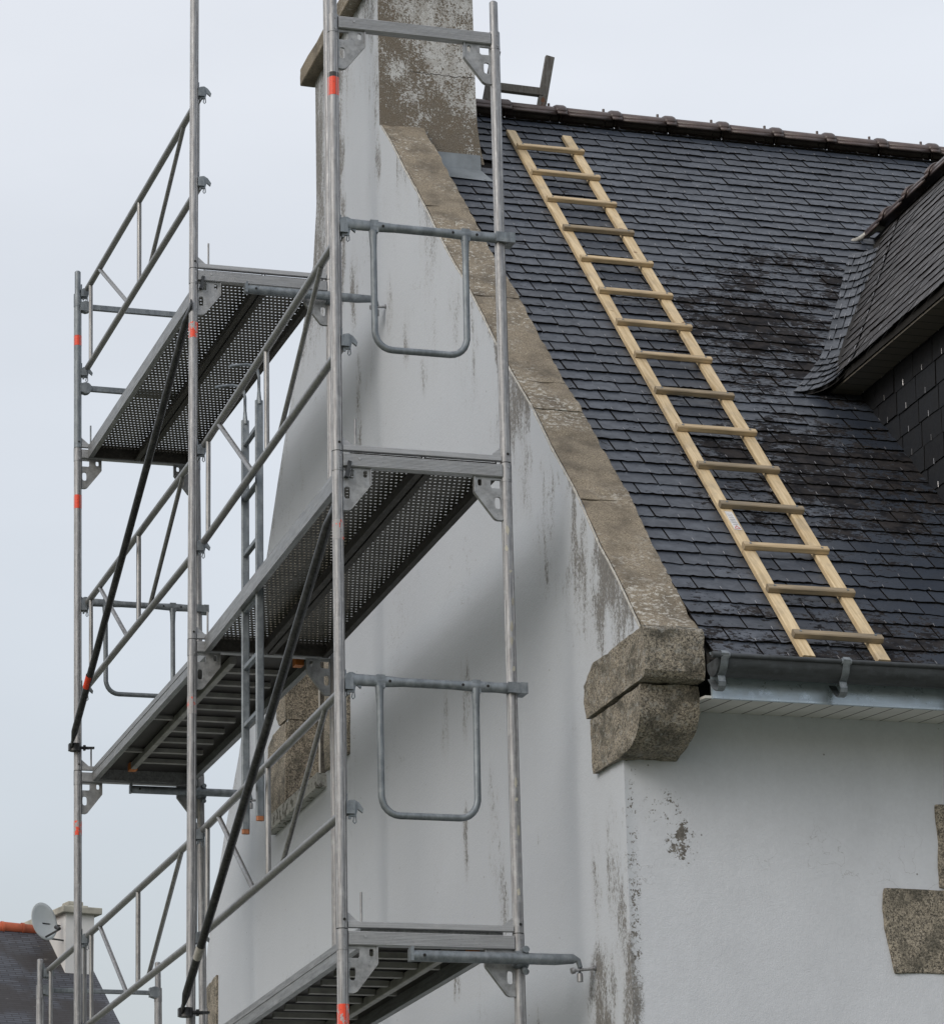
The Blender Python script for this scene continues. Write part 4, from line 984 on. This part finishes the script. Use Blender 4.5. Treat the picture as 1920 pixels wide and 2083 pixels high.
# front slope as its own object so its texture runs along the slope
ln = math.hypot(yr-ye, zr_-ze); ang = math.atan2(zr_-ze, yr-ye)
mb = MB(); mb.box((x0, 0, -.08), (x1, ln, 0)); ro = mb.obj('roof', M['slate_far'], nb, smooth=False); ro.location = (0, ye, ze); ro.rotation_euler = (ang, 0, 0)
mb = MB(); mb.box((x0, 0, -.08), (x1, ln, 0)); ro2 = mb.obj('roof', M['slate_far'], nb, smooth=False); ro2.location = (0, 2*yr-ye, ze); ro2.rotation_euler = (math.pi-ang, 0, 0)
mb.v = [];
mb = MB(); x = cx0-.02; k = 0
while x > -14:
    zz_ = random.uniform(-.02, .03); mb.tube((x, yr, zr_+zz_), (x-.40, yr, zr_+.012+zz_), .105, 14); mb.tube((x, yr, zr_), (x-.05, yr, zr_), .122, 14); x -= .40
mb.obj('ridge_tiles', M['red_tile'], nb)
mb = MB(); mb.box((cx0, cy0, zb_-1), (cx0+.56, cy0+2.0, ZT-.16)); ch2 = mb.obj('chimney', M['paint_white'], nb, smooth=False)
mb = MB(); mb.box((0, 0, ZT-.17), (cx0+.68, cy0+2.12, ZT-.045)); mb.box((.12, .12, ZT-.045), (.55, 1.9, ZT)); mb.box((.16, .14, ZT), (.46, .45, ZT+.07)); mb.obj('chimney_cap', M['cap_stone'], ch2, bevel=.015, smooth=False)
# satellite dish on the chimney
def at_n(x, y, z): return nb.matrix_world @ V((x, y, z))
bpy.context.view_layer.update()
mw = Matrix.Translation((NP.x, NP.y, 0)) @ Matrix.Rotation(NA, 4, 'Z')
dc = mw @ V((-.34, .15, ZT-.36))
dish = thing('satellite_dish', 'pale grey satellite dish fixed beside the white chimney of the distant house', 'dish', tuple(dc))
aim = (V((.62, -.95, .22))).normalized(); rq = aim.to_track_quat('Z', 'Y').to_matrix()
mb = MB(); n, m_ = 32, 6; vs = [V((0, 0, 0))]
for j in range(1, m_+1):
    for i in range(n): t = 2*math.pi*i/n; r_ = j/m_; vs.append(V((math.cos(t)*.31*r_, math.sin(t)*.36*r_, .06*r_*r_)))
fs = [(0, 1+i, 1+(i+1) % n) for i in range(n)]
for j in range(m_-1):
    for i in range(n): fs.append((1+j*n+i, 1+(j+1)*n+i, 1+(j+1)*n+(i+1) % n, 1+j*n+(i+1) % n))
vs = [rq @ v_ for v_ in vs]; mb.add(vs, fs)
do = mb.obj('reflector', M['dish'], dish, recalc=False); so = do.modifiers.new('s', 'SOLIDIFY'); so.thickness = .012
q_ = lambda x, y, z: rq @ V((x, y, z))
mb = MB(); mb.bar(q_(0, -.30, .02), q_(.02, -.27, .36), .024, .03); mb.obj('feed_arm', M['brace'], dish, smooth=False)
mb = MB(); mb.tube(q_(.02, -.26, .40), q_(.02, -.19, .30), .034, 10); mb.obj('feed_horn', M['brace'], dish)
mb = MB(); mb.tube((0, 0, -.02), tuple((mw.to_3x3() @ V((.40, .12, -.02)))), .016, 8); mb.tube((0, 0, -.28), tuple((mw.to_3x3() @ V((.44, .05, -.30)))), .016, 8); mb.obj('mounting_arm', M['brace'], dish)

S.render.engine = 'CYCLES'
